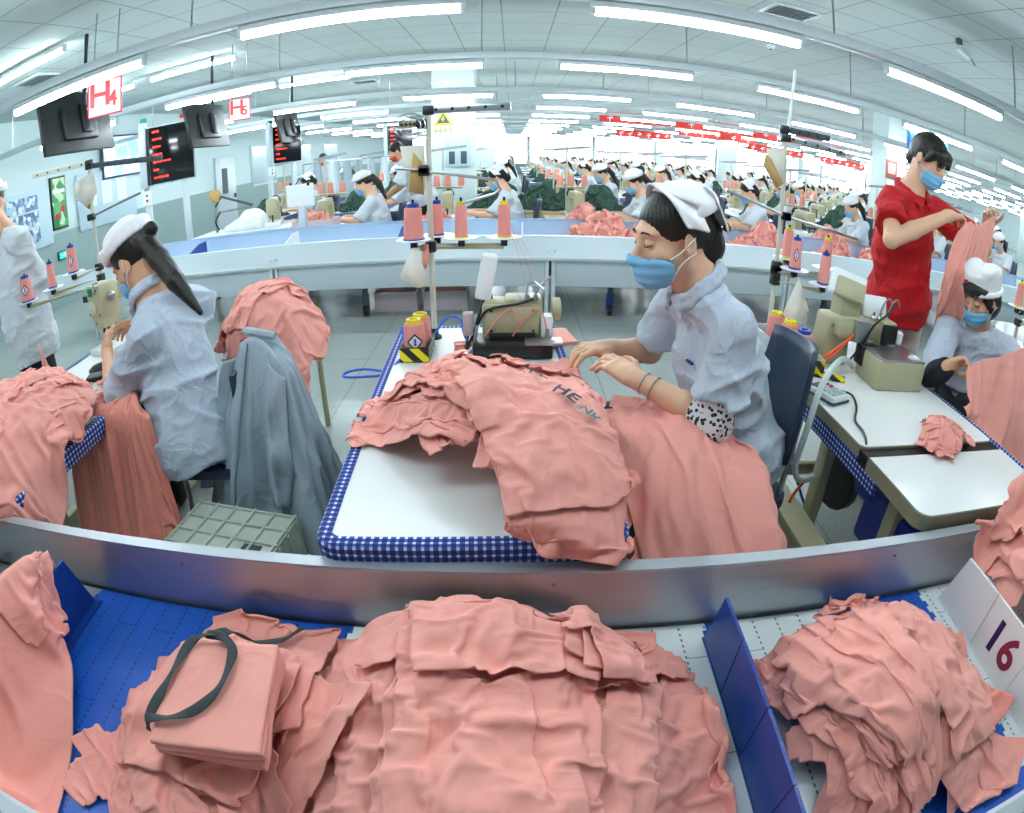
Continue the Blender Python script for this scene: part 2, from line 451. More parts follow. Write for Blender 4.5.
# ================= camera, world, exposure =================
cam = bpy.data.cameras.new('camera'); co = bpy.data.objects.new('camera', cam); C.objects.link(co); S.camera = co
cam.type = 'PANO'; cam.sensor_width = 36; cam.sensor_fit = 'HORIZONTAL'; cam.clip_start = .02
cam.panorama_type = 'FISHEYE_EQUISOLID'; cam.fisheye_lens = 582/1024*36; cam.fisheye_fov = rad(175)
co.location = (0, 0, 1.62); co.rotation_euler = (rad(90-25.3), 0, 0)
wd = bpy.data.worlds.new('world'); S.world = wd; wd.use_nodes = True
wd.node_tree.nodes['Background'].inputs[0].default_value = (.8, .93, 1, 1); wd.node_tree.nodes['Background'].inputs[1].default_value = .5
S.view_settings.view_transform = 'Standard'; S.view_settings.look = 'None'; S.view_settings.gamma = 1; S.view_settings.use_curve_mapping = False
S.view_settings.exposure = .52

# ================= materials of the place =================
def f_grid(step, w, dark, col, axes=(0, 1), speck=None, off=(0, 0)):
    def f(t, b, tc):
        sx = t.add('ShaderNodeSeparateXYZ'); t.l.new(tc.outputs['Object'], sx.inputs[0]); m = None
        for i, a in enumerate(axes):
            q = t.math('FRACT', t.math('MULTIPLY_ADD', sx.outputs[a], 1/step, off[i])); q = t.math('LESS_THAN', q, w/step); m = q if m is None else t.math('MAXIMUM', m, q)
        base = srgb(col)
        if speck:
            n = t.add('ShaderNodeTexNoise'); n.inputs['Scale'].default_value = speck[0]; n.inputs['Detail'].default_value = 2; t.l.new(tc.outputs['Object'], n.inputs['Vector'])
            r = t.add('ShaderNodeValToRGB'); e = r.color_ramp.elements; e[0].position = .36; e[0].color = (*srgb(speck[1]), 1); e[1].position = .62; e[1].color = (*srgb(speck[2]), 1)
            t.l.new(n.outputs['Fac'], r.inputs[0]); base = r.outputs[0]
        t.l.new(t.mix(m, base, srgb(dark)), b.inputs['Base Color'])
    return f
CEIL = mat('ceiling_tile', 'b4c3c1', .9, fn=f_grid(.6, .014, '7d8d8b', 'b6c5c3', off=(.2, .1)))
FLOOR = mat('terrazzo_floor', '9fa6a3', .22, fn=f_grid(.9, .006, '7c8482', 'a8aeab', speck=(140, '868e8c', 'bcc2bf'), off=(.3, .2)))
WALL = mat('wall_paint', 'd9eaec', .7)
DADO = mat('wall_dado_paint', '93a9a8', .5)
COLP = mat('column_paint', 'dcebec', .6)
ALU = mat('brushed_aluminium', 'c2c8ce', .42, .7, noise=(2, .06))
GREYP = mat('pale_grey_panel', 'c6d3da', .35, .1)
GREYD = mat('dark_grey_metal', '4c585c', .5, .3)
WHITE = mat('white_plastic', 'eef2f4', .4)
TUBE = mat('fluorescent_tube', 'ffffff', .4, emit=('ecf9ff', 36))
RAILM = mat('light_rail_metal', 'cfdade', .4, .2)
BLACK = mat('black_plastic', '15181a', .4)
BLUE = mat('blue_plastic', '0f3f96', .38)
GREEN = mat('green_plastic', '19a287', .5)
RED = mat('red_paint', 'c8202c', .5)
BEIGE = mat('beige_enamel', 'b5b08f', .38, noise=(6, .05))
STEEL = mat('steel', 'a9adb0', .3, .9)
DARKST = mat('dark_oily_steel', '3c3f42', .35, .8)

# ================= shell =================
XL, XR, Y0, Y1, ZC = -7.6, 34., -5., 40., 3.3
struct('floor', MB().box(((XL+XR)/2, (Y0+Y1)/2, -.05), (XR-XL, Y1-Y0, .1)), FLOOR)
struct('ceiling', MB().box(((XL+XR)/2, (Y0+Y1)/2, ZC+.05), (XR-XL, Y1-Y0, .1)), CEIL)
wl = struct('wall_left', MB().m(0).box((XL-.05, (Y0+Y1)/2, 2.28), (.1, Y1-Y0, 2.04)).m(1).box((XL-.045, (Y0+Y1)/2, .63), (.11, Y1-Y0, 1.26)), [WALL, DADO])
struct('wall_back', MB().m(0).box(((XL+XR)/2, Y1+.05, 2.28), (XR-XL, .1, 2.04)).m(1).box(((XL+XR)/2, Y1+.045, .63), (XR-XL, .11, 1.26)), [WALL, DADO])
for k in range(9):  # glowing panels added along the far wall to whiten it, not known windows
    w_ = struct('window_%d' % (k+4), MB().box((-5.5+k*4.4, Y1-.02, 1.85), (4.3, .06, 2.2)), RAILM); obj('window_pane', MB().box((-5.5+k*4.4, Y1-.06, 1.85), (4.2, .02, 2.1)), mat('daylit_pane', 'eef6fa', .3, emit=('e8f6ff', 1.6)), w_)
struct('wall_right', MB().box((XR+.05, (Y0+Y1)/2, 1.65), (.1, Y1-Y0, 3.3)), WALL)
struct('wall_behind', MB().box(((XL+XR)/2, Y0-.05, 1.65), (XR-XL, .1, 3.3)), WALL)
for x, y in ((-.98, 10.2), (7.6, 10.2), (16.2, 10.2), (-.98, 20), (7.6, 20), (16.2, 20), (25, 20), (7.6, 30), (16.2, 30)):
    struct('column', MB().box((x, y, 1.65), (.72 if x < 0 else .5, .6, 3.3), bev=.015), COLP)

# ceiling light rails with their suspension rods, and the tube lamps clipped under them
SL = .035
RAILY = (-3.9, -1.4, 1.15, 3.47, 5.93, 9.2, 11.7, 14.2, 16.8, 19.4, 22.2, 25.2, 28.5, 32)
def lamp(loc, rz, label, group, detail):
    t = thing('pendant_tube_light', label, 'light', loc, rz, group)
    hb = MB().box((0, 0, .035), (1.42, .07, .045), bev=.008 if detail else 0)
    if detail:
        for s in (-1, 1): hb.box((s*.695, 0, .005), (.03, .05, .07), bev=.006)
    obj('housing', hb, RAILM, t)
    if detail:
        obj('tube', MB().cyl((-.68, 0, -.012), (.68, 0, -.012), .026, n=12), TUBE, t)
        for s in (-1, 1): obj('socket', MB().cyl((s*.68, 0, -.012), (s*.705, 0, -.012), .024, n=10), WHITE, t)
    else: obj('tube', MB().box((0, 0, -.012), (1.36, .055, .04)), TUBE, t)
    return t
def row_name(i): return ('rail behind the viewer', 'rail behind the viewer', 'rail above the viewer', 'nearest ceiling rail', 'second ceiling rail', 'third ceiling rail', 'fourth ceiling rail')[i] if i < 7 else 'far ceiling rails'
lamp_src = {}
for i, y in enumerate(RAILY):
    xr = 13 if i < 5 else 22 if i < 8 else 33
    r = thing('light_rail', 'long pale metal light rail hung from the ceiling, '+row_name(i), 'light rail', (0, y, 2.585), math.atan(SL), 'ceiling light rails')
    obj('channel', MB().box(((xr-7.2)/2, 0, .06), (xr+7.2, .1 if i < 6 else .08, .075), bev=.006), RAILM, r)
    if i < 9:
        for k in range(int((xr+7)/2.1)):
            x = -6.6+k*2.1+(.35 if i % 2 else 0)
            if i < 7 or k % 2 == 0: obj('rod', MB().cyl((x, 0, .09), (x, 0, ZC-2.585-SL*0), .008, n=6), STEEL, r)
    x = -1.0-2.15*2; near = i in (3, 4)
    while x < xr-1:
        lb = {3: 'on the nearest ceiling rail', 4: 'on the second ceiling rail'}.get(i)
        if i < 3: lb, gp = 'tube light on the rails above and behind the viewer', 'tube lights above the viewer'
        elif lb:
            k = round((x+5.3)/2.15); pos = ['far left, partly out of frame', 'left, by the hanging screen', 'left of centre', 'right of centre', 'right, above the red-shirted worker', 'far right'][k] if k < 6 else 'beyond the far right'
            lb = 'lit white tube light '+lb+', '+pos; gp = 'tube lights '+('on the nearest rail' if i == 3 else 'on the second rail')
        else: lb, gp = 'lit white tube light in the rows receding to the back', 'receding tube lights'
        if i < 2 or (i == 2 and (x < -5.5 or x > 4.6)): x += 2.15; continue
        key = near
        loc = (x+.02, y+SL*(x+.02), 2.545)
        if key in lamp_src: dup(lamp_src[key], loc, math.atan(SL), lb, gp)
        else: lamp_src[key] = lamp(loc, math.atan(SL), lb, gp, near)
        x += 2.15
# lamps fixed straight to the ceiling on the left, beyond the rails
for k, (x, y) in enumerate(((-4.75, 4.2), (-4.2, 7.0), (-5.9, 7.0), (-5.6, 10.5), (-3.6, 10.5))):
    dup(lamp_src[True], (x, y, 3.215), 0, 'tube light fixed on the ceiling above the hanging screens' if k else 'tube light fixed on the ceiling in the top left corner', 'tube lights on the ceiling at the left')
# ceiling vents
VENT = mat('vent_slat_metal', '6d7b7c', .5, .3)
for k, (x, y) in enumerate(((2.62, 5.15), (-5.3, 5.0), (6.2, 6.0), (1.8, 9.6), (-3.0, 12))):
    t = thing('ceiling_vent', ('square slatted air vent in the ceiling at the top right', 'slatted air vent in the ceiling at the top left', 'slatted vent in the ceiling at the right edge', 'small vent in the ceiling past the second rail', 'small far vent above the hanging screens')[k], 'vent', (x, y, ZC))
    obj('frame', MB().box((0, 0, -.01), (.52, .42, .02), bev=.005), RAILM, t)
    for j in range(6): obj('slat', MB().box((0, -.15+j*.06, -.026), (.44, .035, .006), rot=(.5, 0, 0)), VENT, t)
# small ceiling fittings
t = thing('projector_camera', 'small grey camera on a bracket under the ceiling, top right', 'camera', (4.0, 4.15, ZC))
obj('bracket', MB().box((0, 0, -.03), (.06, .05, .06), bev=.005).cyl((0, 0, -.06), (.03, 0, -.11), .01), GREYD, t); obj('body', MB().box((.06, 0, -.12), (.17, .07, .06), bev=.01, rot=(0, .3, 0)), RAILM, t); obj('aerial', MB().cyl((.14, 0, -.14), (.24, .02, -.2), .006, n=6), GREYD, t)
t = thing('smoke_detector', 'round pale smoke detector on the ceiling right of centre', 'detector', (3.2, 6.9, ZC)); obj('base', MB().lathe([(.06, 0), (.06, -.02), (.035, -.05), (0, -.052)]), WHITE, t); obj('sensor_cap', MB().lathe([(.02, -.05), (.02, -.062), (0, -.065)]), GREYD, t)

# ================= left wall: posters, boards, door =================
def f_panels(colsA, n, bg):
    def f(t, b, tc):
        v = t.add('ShaderNodeTexVoronoi'); v.inputs['Scale'].default_value = n; t.l.new(tc.outputs['Object'], v.inputs['Vector'])
        r = t.add('ShaderNodeValToRGB'); r.color_ramp.interpolation = 'CONSTANT'; e = r.color_ramp.elements
        e[0].color = (*srgb(colsA[0]), 1); e[1].position = .3; e[1].color = (*srgb(colsA[1]), 1)
        for k, q in enumerate(colsA[2:]): x = e.new(.5+.2*k); x.color = (*srgb(q), 1)
        s = t.add('ShaderNodeSeparateXYZ'); t.l.new(v.outputs['Color'], s.inputs[0]); t.l.new(s.outputs[0], r.inputs[0]); t.l.new(r.outputs[0], b.inputs['Base Color'])
    return f
PHOTO = mat('photo_print', '8aa4c0', .3, fn=f_panels(('6d8fb5', 'b9cfe0', 'e3ecf2', '4f6f98'), 14, 0))
GPOST = mat('green_poster', '2f8f4a', .3, fn=f_panels(('1d7d3c', '46a75a', 'bfe0b0', '2c8c45'), 7, 0))
SCRB = mat('blue_display', '7fb3ee', .2, emit=('8fc4ff', 1.2), fn=f_panels(('3f86e0', 'cfe6ff', '9cc8f5', 'ffffff'), 3, 0))
BOARD = mat('pale_board', 'c3dbe6', .4)
XW = XL+.012
t = thing('sign_board', 'pale blue notice board with six framed photographs on the left wall', 'notice board', (XW+.02, 6.7, 1.25))
obj('panel', MB().box((.01, 0, .36), (.03, 1.35, .98), bev=.008), BOARD, t)
for r_ in range(3):
    for c_ in range(2): obj('photograph', MB().box((.03, -.05+c_*.4-.2, .1+r_*.27), (.012, .37, .24)), PHOTO, t)
t = thing('green_poster', 'narrow green poster with red fruit pictures above the exit light', 'poster', (XW, 7.62, 1.36))
obj('frame', MB().box((.02, 0, .42), (.04, .42, .92), bev=.006), BLACK, t); obj('print', MB().box((.043, 0, .42), (.006, .37, .86)), GPOST, t)
obj('title_strip', MB().box((.047, 0, .62), (.004, .33, .07)), WHITE, t)
for q in ((.08, .3), (-.09, .18)): obj('fruit_picture', MB().lathe([(.06, 0), (.06, .004), (0, .005)], (.046, q[0], q[1]), 14, (1, 0, 0)), RED, t)
t = thing('exit_sign', 'small green running-man exit light low on the left wall', 'exit sign', (XW, 7.6, .8))
obj('case', MB().box((.02, 0, .06), (.04, .3, .16), bev=.008), GREYD, t); obj('lit_panel', MB().box((.042, 0, .06), (.004, .24, .1)), mat('exit_glow', '20c8a0', .4, emit=('22e0b0', 1.5)), t); obj('arrow', MB().prism([(-.06, .05), (.02, .05), (.02, .02), (.08, .06), (.02, .10), (.02, .07), (-.06, .07)], .045, .048, 'yz'), WHITE, t)
t = thing('sign_board', 'second pale notice board on the left wall behind the thread stand', 'notice board', (XW+.02, 9.1, 1.22))
obj('panel', MB().box((.01, 0, .45), (.03, 1.9, 1.05), bev=.008), BOARD, t)
for c_ in range(3): obj('paper', MB().box((.03, -.55+c_*.5, .55), (.01, .34, .45)), WHITE, t)
t = thing('wall_screen', 'bright blue information screen on the left wall under the hanging screen', 'screen', (XW, 9.7, 2.05))
obj('frame', MB().box((.04, 0, .38), (.08, 1.5, .86), bev=.01), GREYD, t); obj('display', MB().box((.083, 0, .38), (.006, 1.42, .78)), SCRB, t)
struct('door_1', MB().box((XL+.03, 14.3, 1.05), (.08, 1.15, 2.1), bev=.01), GREYP)
d1 = bpy.data.objects['door_1']; obj('door_window', MB().box((XL+.075, 14.2, 1.45), (.02, .3, .7)), GREYD, d1); obj('door_handle', MB().box((XL+.09, 14.75, 1.0), (.05, .08, .12), bev=.01), BLACK, d1)
for k, y in enumerate((17, 20.5, 24)):
    w_ = struct('window_%d' % (k+1), MB().box((XL+.02, y, 1.75), (.06, 1.9, 1.25)), RAILM); obj('window_pane', MB().box((XL+.055, y, 1.75), (.012, 1.8, 1.15)), mat('frosted_pane', 'a9c4cc', .15), w_)

# ================= hanging screens, signs and LED boards =================
def text_mesh(txt, size, ext=.004, bold=0.):
    cu = bpy.data.curves.new('txt', 'FONT'); cu.body = txt; cu.size = size; cu.extrude = ext; cu.offset = size*bold; cu.align_x = 'CENTER'; cu.align_y = 'CENTER'
    o = bpy.data.objects.new('txt', cu); C.objects.link(o); bpy.context.view_layer.update()
    me = bpy.data.meshes.new_from_object(o.evaluated_get(bpy.context.evaluated_depsgraph_get())); bpy.data.objects.remove(o); return me
def text_obj(name, txt, size, m, parent, loc, rot, ext=.003, sc=(1, 1, 1)):
    me = text_mesh(txt, size, ext, .022); me.materials.clear(); me.materials.append(m); o = link(name, me, parent, loc); o.rotation_euler = rot; o.scale = sc; return o
def hang_tv(loc, rz, label, tilt=-.2, s=1., rod=.8):
    t = thing('hanging_screen', label, 'screen', loc, rz, 'black screens hung from the ceiling')
    obj('case', MB().box((0, 0, 0), (1.05*s, .05, .62*s), bev=.012, rot=(tilt, 0, 0)), BLACK, t)
    obj('back_cover', MB().box((0, -.045, -.02), (.5*s, .06, .34*s), bev=.02, rot=(tilt, 0, 0), taper=(1, 1)), BLACK, t)
    obj('mount', MB().box((.06*s, -.085, .02), (.13*s, .03, .3*s), bev=.006, rot=(tilt, 0, 0)), DARKST, t)
    for q in (-.1, .1): obj('bolt', MB().cyl((.06*s, -.1, q*s), (.06*s, -.11, q*s), .012, n=8), STEEL, t)
    obj('pole', MB().cyl((.06*s, -.06, .05), (.06*s, -.06, ZC-loc[2]), .022*s, n=8), DARKST, t)
    obj('sticker', MB().box((-.34*s, -.03, -.25*s), (.02*s, .012, .06*s), rot=(tilt, 0, 0)), WHITE, t); return t
hang_tv((-3.9, 4.25, 2.43), pi/2, 'large black screen seen from behind, hanging left of the H4 sign')
hang_tv((-3.9, 6.9, 2.33), pi/2, 'black screen seen from behind, hanging beneath the H5 sign')
hang_tv((-3.9, 9.9, 2.33), pi/2, 'smallest black screen hanging above the second red LED board')
def sign(txt, loc, rz, w, h, label):
    t = thing('hanging_sign', label, 'sign', loc, rz, 'white line signs with red letters')
    obj('board', MB().box((0, 0, 0), (w, .03, h), bev=.003), WHITE, t)
    e = MB(); b = .012
    for s_ in (-1, 1): e.box((s_*(w/2), 0, 0), (b, .036, h+b)).box((0, 0, s_*h/2), (w+b, .036, b))
    obj('red_border', e, RED, t)
    text_obj('letter_H', txt[0], h*.95, RED, t, (-w*.14, -.018, .02), (pi/2, 0, 0)); text_obj('digit', txt[1], h*.6, RED, t, (w*.24, -.018, -h*.1), (pi/2, 0, 0))
    for s_ in (-1, 1): obj('hanger', MB().cyl((s_*w*.35, 0, h/2), (s_*w*.35, 0, ZC-loc[2]), .006, n=6), STEEL, t)
sign('H4', (-3.27, 3.95, 2.5), .5, .30, .31, 'white hanging sign reading H4 in red, above the large black screen')
sign('H5', (-3.25, 6.6, 2.42), .5, .26, .27, 'white hanging sign reading H5 in red, above the second black screen')
LEDR = mat('red_led_text', 'ff3020', .4, emit=('ff2a1c', 2.5)); PANELB = mat('glossy_black_panel', '14181c', .06)
def led_board(loc, rz, s, label, pole=True):
    t = thing('led_board', label, 'display board', loc, rz, 'LED boards on posts'); w, h = .62*s, .78*s
    obj('case', MB().box((0, .05, 0), (w+.1*s, .1, h+.04*s), bev=.01), RAILM, t); obj('side_panel', MB().box((-w/2-.07*s, 0, .03), (.1*s, .16, h+.12*s), bev=.01), GREYP, t)
    obj('dark_side', MB().box((-w/2-.005, -.01, 0), (.03*s, .1, h)), BLACK, t)
    obj('display', MB().box((.02*s, -.005, 0), (w, .012, h)), PANELB, t)
    rr = random.Random(5)
    for k in range(7):
        m = MB(); x = -w*.42
        while x < -w*.3+.45*w*rr.random():
            l = rr.uniform(.02, .05)*s; m.box((x+l/2+.02*s, -.014, h*.42-k*h*.135), (l, .004, rr.uniform(.018, .03)*s)); x += l+.01*s
        obj('led_row', m, LEDR, t)
    obj('green_lamp', MB().lathe([(.05*s, 0), (.05*s, .06*s), (0, .07*s)], (-w/2-.05*s, 0, h/2+.09*s), 12), GREEN, t)
    obj('red_lamp', MB().box((w*.32, .05, h/2+.09*s), (.1*s, .06, .05*s), bev=.01), RED, t)
    if pole:
        for x in (-w/2-.05*s, w*.3): obj('post', MB().box((x, .07, -h/2-(loc[2]-h/2)/2), (.09*s, .09, loc[2]-h/2), bev=.006), RAILM, t)
        obj('switch_box', MB().box((-w/2-.05*s, .0, -h/2-.17*s), (.11*s, .08, .2*s), bev=.008), WHITE, t); obj('start_button', MB().lathe([(.018*s, 0), (.018*s, .02), (0, .022)], (-w/2-.05*s, -.04, -h/2-.13*s), 10, (0, -1, 0)), GREEN, t); obj('stop_button', MB().lathe([(.018*s, 0), (.018*s, .02), (0, .022)], (-w/2-.05*s, -.04, -h/2-.2*s), 10, (0, -1, 0)), RED, t)
    return t
led_board((-4.65, 7.1, 2.08), .45, 1.05, 'large red LED board on posts beside the blue wall screen')
led_board((-3.95, 9.9, 2.02), .75, .85, 'second red LED board on posts, behind the white plastic covered machine')
led_board((-2.95, 15.5, 2.05), .3, 1.0, 'far small red LED board past the smallest hanging screen')
# red slogan banners hung under the far lamps, a sign on the right-hand column, the caution sign on the near column
BANR = mat('red_banner_cloth', 'd5352f', .7)
for k, (x0, x1, y, z, n) in enumerate(((2.2, 9.8, 15.0, 2.52, 14), (5.0, 7.6, 17.5, 2.42, 5), (3.6, 5.6, 20.5, 2.33, 6), (8.6, 11, 20.5, 2.33, 6), (11.8, 14, 20.5, 2.33, 6))):
    t = thing('hanging_banner', ('longest red banner with white characters hung below the far lamps', 'short red banner with white characters just under the longest banner', 'low red banner with a jagged line of characters, left of the three', 'low red banner with a jagged line of characters, middle of the three', 'low red banner right of the other two, before the grey stand arm')[k], 'banner', (x0, y, z), 0, 'red banners')
    obj('cloth', MB().box(((x1-x0)/2, 0, .1), (x1-x0, .02, .26), bev=.004), BANR, t)
    for j in range(n): obj('white_character', MB().box(((j+.5)*(x1-x0)/n, -.014, .08), (.16, .006, .025)).box(((j+.5)*(x1-x0)/n, -.014, .04+.03*(j % 3)), (.03, .006, .14)).box(((j+.5)*(x1-x0)/n+.04, -.014, .13), (.1, .006, .02)), WHITE, t)
    for j in (.1, .9): obj('cord', MB().cyl(((x1-x0)*j, 0, .22), ((x1-x0)*j, 0, ZC-z), .006, n=5), STEEL, t)
YEL = mat('caution_yellow', 'c8cf3a', .5)
t = thing('caution_sign', 'yellow-green triangular caution sign on the white column behind the thread stand', 'sign', (-1.14, 9.895, 2.12))
obj('triangle', MB().prism([(-.17, -.02), (.17, -.02), (0, .27)], -.0, -.008, 'xz'), YEL, t); obj('dark_border', MB().prism([(-.11, .02), (.11, .02), (0, .2)], -.008, -.012, 'xz'), GREYD, t); obj('bolt_symbol', MB().prism([(-.02, .04), (.03, .1), (0, .1), (.02, .17), (-.04, .09), (-.01, .09)], -.012, -.016, 'xz'), YEL, t)
for j in range(4): obj('character', MB().box((-.13+j*.085, -.004, -.1), (.06, .008, .016)).box((-.13+j*.085, -.004, -.07), (.016, .008, .07)).box((-.13+j*.085, -.004, -.125), (.05, .008, .012)), YEL, t)
t = thing('column_sign', 'small brown-red framed notice on the column left of the standing worker', 'notice', (7.46, 9.895, 2.1)); obj('plate', MB().box((0, -.01, 0), (.3, .02, .38), bev=.004), mat('notice_red', 'a6564c', .5), t); obj('paper', MB().box((0, -.022, .02), (.2, .006, .22)), mat('notice_cream', 'd9b9a8', .6), t)
t = thing('hanging_banner', 'blue cloth banner hung from the second rail behind the standing worker', 'banner', (5.12, 6.15, 2.52), .2)
g = np.zeros((14, 9, 3)); 
for i in range(14):
    for j in range(9): g[i, j] = (-.25+i/13*.9, .02*sin(i*1.3+j*.4), -.02-j/8*(.42-.12*abs(i-4)/9)+.0)
obj('cloth', MB().grid(g), mat('blue_banner_cloth', '2f7fe0', .6), t).modifiers.new('t', 'SOLIDIFY').thickness = .004
obj('clip', MB().box((-.24, 0, .0), (.03, .03, .05)), WHITE, t); obj('clip', MB().box((.62, 0, .0), (.03, .03, .05)), WHITE, t)
# wall-side frame signs on the near column
t = thing('sign_board', 'pale blue notice with dark figures on the white column behind the thread stand', 'notice board', (-.9, 9.89, 1.55)); obj('panel', MB().box((0, -.01, .1), (.42, .02, .55), bev=.004), BOARD, t)
for q in (-.1, .1): obj('figure_print', MB().box((q, -.022, -.02), (.1, .006, .22), bev=.002), GREYD, t)
# ================= conveyors =================
def f_belt(light, dark):
    def f(t, b, tc):
        s = t.add('ShaderNodeSeparateXYZ'); t.l.new(tc.outputs['Object'], s.inputs[0])
        row = t.math('LESS_THAN', t.math('FRACT', t.math('MULTIPLY', s.outputs[0], 1/.072)), .075)
        dash = t.math('LESS_THAN', t.math('FRACT', t.math('MULTIPLY', s.outputs[1], 1/.02)), .5)
        joint = t.math('LESS_THAN', t.math('FRACT', t.math('MULTIPLY', s.outputs[1], 1/.30)), .008)
        alt = t.math('LESS_THAN', t.math('FRACT', t.math('MULTIPLY', s.outputs[0], 1/.144)), .5)
        m = t.math('MAXIMUM', t.math('MULTIPLY', row, dash), t.math('MULTIPLY', joint, alt))
        t.l.new(t.mix(m, srgb(light), srgb(dark)), b.inputs['Base Color'])
    return f
BELTB = mat('blue_belt_links', '1a55b8', .35, fn=f_belt('1b58bd', '0a2a66'))
BELTW = mat('white_belt_links', 'e3ebec', .4, fn=f_belt('e3ebec', '76858b'))
BELTG = mat('grey_belt_links', '8a9396', .5, fn=f_belt('8d979a', '4a5356'))
cv = thing('sorting_conveyor', 'aluminium sided conveyor trough with blue and white belt, holding the nearest pink piles', 'conveyor', (0, .6, 0))
def teeth(x0, x1, y0=-.43, y1=.42, n=32, d=.006):
    L = []; R_ = []
    for i in range(n):
        for k in (0, 1):
            y = y0+(i+k)*(y1-y0)/n; L.append((x0+(d if i % 2 else -d), y)); R_.append((x1+(d if i % 2 else -d), y))
    return L[::-1]+R_
secs = [(-2.6, -1.3, BELTG), (-1.3, -.42, BELTB), (-.42, .27, BELTW), (.27, .505, BELTW), (.505, .56, BELTB), (.56, .9, BELTW), (.9, 1.27, BELTB), (1.27, 2.6, BELTW)]
for x0, x1, m in secs: obj('belt_section', MB().prism(teeth(x0, x1), .47, .5), m, cv, smooth=False)
def wall_prof(y0, t, z0, z1, lip):
    return [(y0, z0), (y0+t, z0), (y0+t, z1-.004), (y0+t+lip, z1-.002), (y0+t+lip, z1+.006), (y0-.004, z1+.006), (y0, z1-.006)]
for x0, x1 in ((-2.6, -.05), (-.05, 2.6)): obj('far_side', MB().prism([(p[0]-.6, p[1]) for p in wall_prof(1.03, .012, .42, .70, .022)], x0, x1, 'yz'), ALU, cv, smooth=False)
obj('near_side', MB().prism([(p[0]-.6, p[1]) for p in [(.158, .42), (.170, .42), (.170, .705), (.158, .712), (.12, .712), (.12, .70), (.158, .7)]], -2.6, 2.6, 'yz'), ALU, cv, smooth=False)
for x in (-1.9, -.9, .1, 1.1, 2.1): obj('screw', MB().lathe([(.006, 0), (.005, .004), (0, .005)], (x, .43, .66), 8, (0, -1, 0)), STEEL, cv)
obj('bed', MB().box((0, 0, .44), (5.2, .86, .05)), GREYD, cv)
for x in (-2.2, -.2, 1.9):
    for y in (-.35, .38): obj('leg', MB().box((x, y, .21), (.06, .06, .42)), GREYP, cv)
def fin(x, m, y0, y1, lean=0, n=3, name='divider'):
    o = None
    for k in range(n):
        a = y0+(y1-y0)*k/n+.002; b = y0+(y1-y0)*(k+1)/n-.002
        q = MB().prism([(a-.6, .5), (b-.6, .5), (b-.6-(.05 if k == n-1 else 0), .70), (a-.6, .70)], x-.004, x+.004, 'yz')
        if o is None: o = obj(name, q, m, cv, smooth=False)
        else: obj('divider_panel', q, m, o, smooth=False)
    obj('foot', MB().box((x+.014, (y0+y1)/2-.6, .503), (.04, y1-y0, .006)), m, o); return o
fin(-1.29, BLUE, .45, .965); fin(.497, BLUE, .2, .965, n=4)
f16 = fin(1.335, WHITE, .3, .965)
mk = mat('number_ink', '2a1a5a', .5); mr = mat('number_ink_red', '8e1f46', .5)
text_obj('digit_one', '1', .15, mk, f16, (1.33, .07, .60), (pi/2, 0, -pi/2), .001, (1, 1, 1)); text_obj('digit_six', '6', .15, mr, f16, (1.33, -.005, .60), (pi/2, 0, -pi/2), .001)

mc = thing('grey_conveyor', 'long pale grey conveyor trough on panels and castors crossing behind the three sewing stations', 'conveyor', (0, 5.25, 0), -.008)
PX = (-4.85, -2.33, .35, 2.75, 5.2, 7.7)
for a, b in zip(PX[:-1], PX[1:]): obj('front_panel', MB().box(((a+b)/2, .02, .49), (b-a-.1, .02, .25), bev=.004), GREYP, mc)
for x in PX:
    for q in (-.03, .03): obj('post', MB().box((x+q, .02, .36), (.035, .06, .72), bev=.006), RAILM, mc)
obj('ledge', MB().prism([(-.03, .615), (.02, .61), (.02, .64), (-.02, .655), (-.035, .64)], -5.6, 9.6, 'yz'), RAILM, mc, smooth=False)
obj('sloped_panel', MB().prism([(-.02, .655), (0, .655), (.1, .80), (.16, .815), (.16, .83), (.08, .83)], -5.6, 9.6, 'yz'), GREYP, mc, smooth=False)
obj('bed', MB().box((2, .62, .66), (15.2, .92, .04)), WHITE, mc)
obj('rear_side', MB().prism([(1.08, .6), (1.1, .6), (1.1, .86), (1.06, .88), (1.04, .88), (1.08, .85)], -5.6, 9.6, 'yz'), mat('pale_blue_panel', 'b5cdea', .35), mc, smooth=False)
for x in np.arange(-4.9, 9, 1.25): obj('divider', MB().prism([(.2, .68), (.95, .68), (.95, .85), (.78, .85)], x-.006, x+.006, 'yz'), BLUE if int(x*4) % 3 else WHITE, mc, smooth=False)
obj('underframe', MB().box((2, .5, .4), (15, .06, .08)), GREYD, mc); obj('underframe', MB().box((2, .9, .4), (15, .06, .08)), GREYD, mc)
for x in (-4.4, -2.9, -1.5, .95, 2.1, 3.4, 4.6, 6.2):
    c_ = obj('castor', MB().cyl((x, .32, .06), (x+.04, .32, .06), .06, n=14), BLACK, mc); obj('fork', MB().box((x+.02, .32, .15), (.07, .04, .16)), BLUE if x > .5 else GREYD, c_); obj('leg', MB().box((x+.02, .32, .32), (.05, .05, .24)), GREYD, mc)

